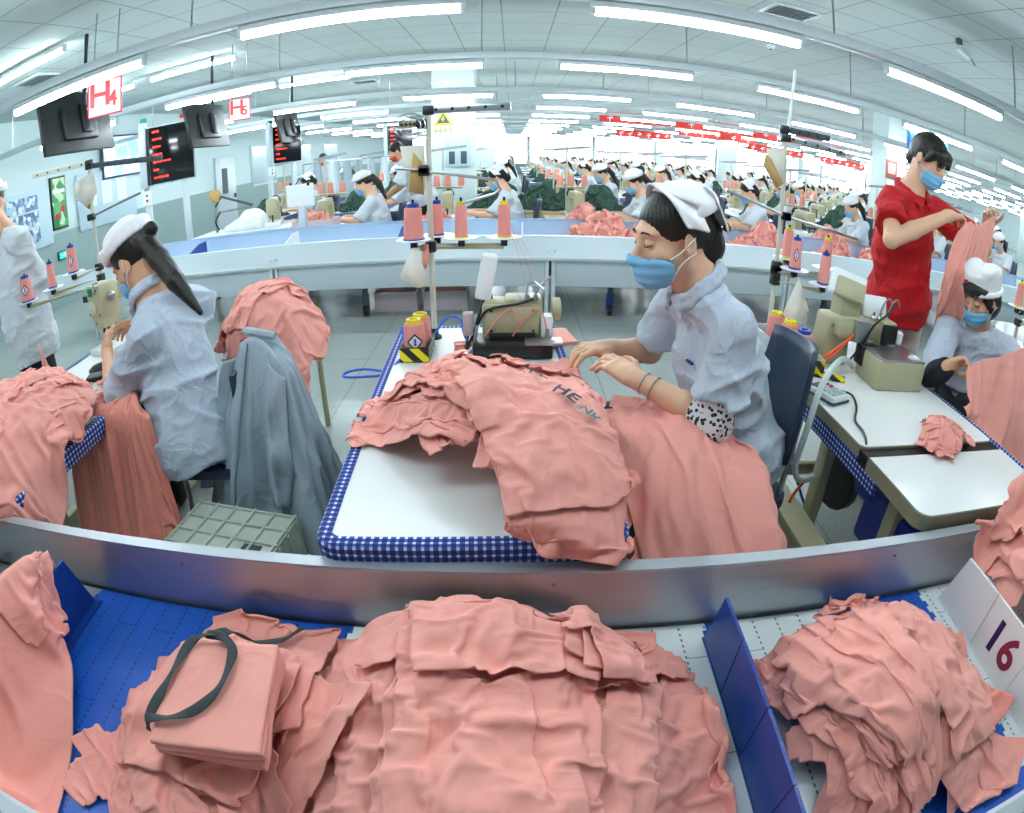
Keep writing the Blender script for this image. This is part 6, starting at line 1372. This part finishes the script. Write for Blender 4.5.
def bg_machine(loc, rz, label, group):
    t = thing('sewing_machine', label, 'sewing machine', loc, rz, group); obj('bed', MB().box((0, .1, .03), (.2, .5, .06), bev=.01), LAM, t); obj('arm', MB().box((0, .12, .3), (.12, .42, .11), bev=.03).box((0, .3, .17), (.13, .12, .26), bev=.02), BEIGE, t)
    obj('head', MB().box((0, -.09, .25), (.14, .11, .2), bev=.025), BEIGE, t); obj('handwheel', MB().lathe([(0, 0), (.07, 0), (.075, .02), (.05, .04), (0, .04)], (0, .36, .3), 14, (0, 1, 0)), DARKST, t); obj('needle_bar', MB().cyl((0, -.1, .05), (0, -.1, .16), .012, n=6), DARKST, t); return t
def bg_stand(loc, rz, label, group):
    t = thing('thread_stand', label, 'thread stand', loc, rz, group); obj('pole', MB().cyl((0, 0, 0), (0, 0, .95), .013, n=8), mat('cream_pole', 'cfcfc0', .4), t)
    obj('cross_arm', MB().cyl((-.1, 0, .38), (.26, 0, .38), .012, n=6), BEIGE, t); obj('thread_arm', MB().box((.08, 0, .93), (.5, .025, .035), rot=(0, -.1, 0)), STEEL, t)
    for x in (-.09, .06, .24): obj('spool_plate', MB().lathe([(0, .39), (.07, .395), (.07, .40), (0, .40)], (x, 0, 0), 14), WHITE, t)
    return t
src = {}
def first_or_dup(k, make, loc, rz, label, group):
    if k not in src: src[k] = make(loc, rz, label, group); return src[k]
    return dup(src[k], loc, rz, label, group)
chair_src = bpy.data.objects['worker_chair']
heaps = [heap((0, 0, -30), .36, .34, .24, PINK, 'x', None, 3), heap((0, 0, -30), .38, .33, .20, PINK, 'x', None, 5), heap((0, 0, -30), .40, .36, .30, DGREEN, 'x', None, 8)]
rr = random.Random(11)
ROWS = [6.45, 8.95, 11.4, 13.7, 15.9, 18.1, 20.5, 23.0, 26.0, 29.5]
near_lab = {-3.2: None, -1.55: 'seated worker in a white cap behind the grey conveyor, by the pink basket', .1: 'seated worker in a blue mask just right of the middle thread stand poles', 1.8: 'seated worker almost hidden behind the cap of the middle worker', 3.45: 'seated worker with blue mask beside the pole of the right thread stand', 5.05: 'seated worker with dark ponytail behind the pale pink heap, left of the red shirt', 6.8: 'seated worker in the first row beyond the red-shirted worker', 8.5: 'seated worker in the first row at the far right edge'}
COLX = ((-.98, 10.2), (7.6, 10.2), (16.2, 10.2), (-.98, 20), (7.6, 20), (16.2, 20), (25, 20), (7.6, 30), (16.2, 30))
n_st = 0
for ri, y0 in enumerate(ROWS):
    xs = np.arange(-1.55 if ri else -1.55, (8.6, 11, 14, 17, 19, 21, 24, 26, 28, 30)[ri], 1.65); xs = [round(float(x), 2) for x in xs]
    if ri in (1, 2): xs = [-3.2]+xs
    for ci, xw in enumerate(xs):
        jx, jy = rr.uniform(-.06, .06), rr.uniform(-.08, .08); far = ri >= 4
        if any(abs(xw-.5-cx) < 1.0 and abs(y0+.8-cy) < 1.15 for cx, cy in COLX): continue
        if ri >= 1 and rr.random() < .08: continue
        lb = lambda s: s+(' in the first row behind the grey conveyor' if ri == 0 else ' in the rows further back')
        gp = lambda s: s+(' in the first row' if ri == 0 else ' in the far rows')
        first_or_dup('t', bg_table, (xw-.95, y0+.8, 0), 0, lb('white sewing table with gingham edge'), gp('sewing tables'))
        first_or_dup('m', bg_machine, (xw-.92, y0+1.0, .75), rr.uniform(-.1, .1), lb('cream sewing machine'), gp('sewing machines'))
        first_or_dup('s', bg_stand, (xw-1.02, y0+1.45, .75), rr.uniform(-.2, .2), lb('thread stand with three plates'), gp('thread stands'))
        for q in range(3 if ri < 2 else 1):
            if ri < 2 or (ri < 5 and ci % 3 == 0): first_or_dup('c', lambda l, r, a, b: cone(a, l, 'y', False, b), (xw-1.02+(-.09, .06, .24)[q], y0+1.45, 1.152), 0, lb('small pink thread cone on a stand'), gp('thread cones'))
        w = wk[(ci+ri) % 2]; nl = near_lab.get(xw) if ri == 0 else None
        dup(w, (xw-.06+jx, y0+.72+jy, 0), rr.uniform(-.35, .25), nl or W_LABEL, None if nl else GR_W)
        if ri < 4: dup(chair_src, (xw+.02+jx, y0+.72+jy, 0), 0, lb('navy chair under a seated worker'), gp('navy worker chairs'))
        kind = rr.choice((0, 1, 2, 2, 2, 2)) if ri else (0, 1)[ci % 2]
        if ri and ci < 3: kind = 2
        if ri < 7: dup(heaps[kind], (xw-.92+rr.uniform(-.08, .08), y0+.36, .75), rr.uniform(0, 6), lb(('crumpled heap of pink garment', 'crumpled heap of pink garment', 'crumpled dark green heap of garment')[kind]+' on a table'), gp('garment heaps'))
        n_st += 1
for o_ in heaps+wk:
    for q in kid_meshes(o_)[::-1]: bpy.data.objects.remove(q)
# particular heaps and things seen on and just beyond the grey conveyor
for k, (x, y, z, sx, kind, lbl) in enumerate(((.9, 6.02, .69, 1.0, 0, 'pink heap on the grey conveyor left of the middle worker\'s face'), (1.25, 5.75, .69, .6, 0, 'small pink roll on the grey conveyor in front of the larger pink heap'), (2.75, 6.0, .69, 1.1, 0, 'pink heap on the grey conveyor right of the middle worker\'s cap'), (3.75, 5.95, .69, .8, 0, 'pink heap on the grey conveyor behind the right thread stand'), (4.5, 6.05, .69, 1.15, 0, 'large pale pink heap on the grey conveyor left of the red shirt'))):
    o = heap((x, y, z), .40*sx, .33, .30*min(1, sx), PINK, lbl, None, 20+k)
for k, (x, y) in enumerate(((.35, 8.2), (1.2, 8.3), (-.2, 8.4))): heap((x, y, .80), .5, .4, .34, DGREEN, ('dark green heap behind the worker right of the middle stand', 'dark green heap beyond the pink heap by the middle worker\'s face', 'dark green heap behind the middle thread stand pole')[k], None, 40+k)
t = thing('work_bench', 'low bench with wooden edge holding the dark green heaps', 'table', (.6, 8.3, 0)); obj('benchtop', MB().box((0, 0, .78), (2.6, .9, .04), bev=.008), LAM, t); obj('wood_edge', MB().box((0, -.455, .77), (2.6, .02, .05)), KRAFT, t)
for sx in (-1, 1):
    for sy in (-1, 1): obj('leg', MB().box((sx*1.2, sy*.38, .38), (.05, .05, .76)), BEIGE, t)
t = basket('pale basket of pink cuttings on the table beside the white-masked worker', (-2.32, 6.66, .755), 0, None, .5, .34, .17); heap((-2.32, 6.66, .86), .22, .14, .10, PINK, 'pink cuttings heaped in the basket on the first row table', None, 51, 'cuttings_heap')
# standing man with the red mask and a plain-capped worker beside him
J2 = dict(P=(0, 0, 1.0), C=(-.12, 0, 1.32), N=(-.26, 0, 1.54), H=(-.37, 0, 1.68), SL=(-.20, -.21, 1.45), EL=(-.30, -.27, 1.17), WL=(-.52, -.15, 1.0), SR=(-.20, .21, 1.45), ER=(-.32, .26, 1.17), WR=(-.52, .14, 1.0)); legsJ(J2, (.02, -.1, .52), (.04, .1, .52), (.02, -.1, .09), (.06, .1, .09))
hd2 = [dict(W=J2['WL'], d=(-.7, .2, -.6), n=(-.3, .3, -.9), side=-1, s=1.1), dict(W=J2['WR'], d=(-.7, -.2, -.6), n=(-.3, -.3, -.9), side=1, s=1.1)]
b, *_ = person('standing man in a white shirt and red mask leaning over a far machine', (0, 0, 0), J2, (-1, 0, -.2), 1.14, coat=COATW, trous=TROUB, hands=hd2, fhead=(-1, -.2, -.55), hair='short', cap=None, skin=SKIN, bodyh=.012, clothh=.015, trh=.02, torso=1.12, sleeve=.9, mask=mat('red_mask', 'd9442c', .7), fine=False, hem=.12); b.location = (-1.30, 8.5, 0)
b2 = dup(b, (-4.7, 13.7, 0), 2.4, 'far standing worker in a pale shirt near the left wall')
# white covered machine at its own table on the left, with clipboard post and cabinet
t = thing('sewing_table', 'white table with blue edge under the plastic covered machine on the left', 'table', (-3.3, 6.75, 0), .05); obj('tabletop', MB().box((0, 0, .86), (1.35, .72, .04), bev=.01), LAM, t); obj('blue_edge', MB().box((0, -.365, .85), (1.36, .014, .07)), mat('pale_blue_panel', 'b5cdea', .35), t)
for s in (-1, 1): obj('leg', MB().box((s*.55, 0, .42), (.06, .08, .84)), BEIGE, t)
pb = SDF()
for q in ((-.15, 0, .06, .16, .12, .08), (.0, .02, .12, .17, .14, .13), (-.3, .0, .03, .10, .10, .05), (.12, .0, .08, .12, .1, .1)): pb.ell((-3.2+q[0], 6.7+q[1], .885+q[2]), q[3:], k=.04)
pb.post = lambda p, d: d-.012*fold(p, 14.); tag(sdf_obj('plastic_cover', pb, .014, mat('white_film', 'f2f6f6', .25)), 'white plastic sheet bunched over a machine on the left table', 'plastic cover')
dup(src['m'], (-2.92, 6.75, .88), .3, 'cream machine half wrapped in white plastic on the left table', None)
t = thing('lamp_arm', 'jointed machine arm with a round yellow pad above the plastic covered machine', 'machine arm', (-3.75, 6.75, .88)); obj('post', MB().cyl((0, 0, 0), (0, 0, .34), .015, n=8), STEEL, t); obj('arm', MB().tube([(0, 0, .34), (.1, 0, .46), (.55, 0, .3)], .018, 8), GREYD, t); obj('round_pad', MB().lathe([(0, -.02), (.085, -.02), (.085, .03), (0, .03)], (.02, -.02, .48), 16, (1, -.4, .3)), KRAFT, t); obj('cross_tube', MB().cyl((0, 0, .25), (.5, 0, .28), .014, n=6), STEEL, t); obj('hose', MB().tube(bez([(.03, 0, .03), (.0, -.02, .15), (.08, 0, .27)]), .012, 6), BLACK, t)
t = thing('wooden_cabinet', 'small brown wooden cabinet beside the plastic covered machine', 'cabinet', (-3.05, 7.55, 0)); obj('carcass', MB().box((0, 0, .4), (.6, .5, .8), bev=.01), mat('brown_wood', '8a5a2c', .5, noise=(5, .15)), t); obj('door', MB().box((0, -.26, .4), (.52, .02, .7), bev=.005), mat('brown_wood', '8a5a2c', .5), t); obj('top_board', MB().box((0, 0, .815), (.66, .56, .03), bev=.006), mat('light_wood', 'b98a52', .5, noise=(5, .1)), t)
t = thing('clipboard_post', 'grey post with a white clipboard sheet beside the plastic covered machine', 'post', (-2.42, 6.48, 0)); obj('post', MB().box((0, 0, .6), (.09, .07, 1.2), bev=.006), GREYP, t); obj('sheet', MB().box((0, -.05, 1.25), (.34, .012, .26), rot=(.1, 0, .05)), WHITE, t)
for s in (-1, 1): obj('clip', MB().box((s*.11, -.06, 1.38), (.03, .02, .05), bev=.004), BLACK, t)
obj('clip_hook', MB().tube([(-.05, -.05, 1.38), (0, -.05, 1.45), (.05, -.05, 1.38)], .008, 6), BLACK, t)
# garments hung on rails by the left wall
for k, (x, y) in enumerate(((-3.6, 11.5), (-2.9, 13.3), (-4.4, 15.5))):
    t = thing('hanging_rail', 'steel clothes rail by the left wall', 'rail', (x, y, 0), .2, 'clothes rails by the left wall')
    for s in (-.6, .6): obj('upright', MB().cyl((s, 0, 0), (s, 0, 1.6), .015, n=6), STEEL, t)
    obj('bar', MB().cyl((-.6, 0, 1.6), (.6, 0, 1.6), .013, n=6), STEEL, t)
    for j, mm in enumerate((JK, COATW, JK)):
        g = np.zeros((17, 9, 3))
        for i in range(17):
            for l in range(9): a = 2*pi*i/16; v = l/8; g[i, l] = ((.06+.08*v)*cos(a)*(1+.2*sin(5*a)), (.03+.05*v)*sin(a), -v*.75)
        o = obj('hanging_garment', MB().grid(g), mm, None, (x+.3*(j-1), y+.06*(j-1), 1.6), .2, smooth=True); tag(o, ('grey blue', 'white', 'grey blue')[j]+' garment hanging from a rail by the left wall', 'garment', 'garments hung by the left wall')
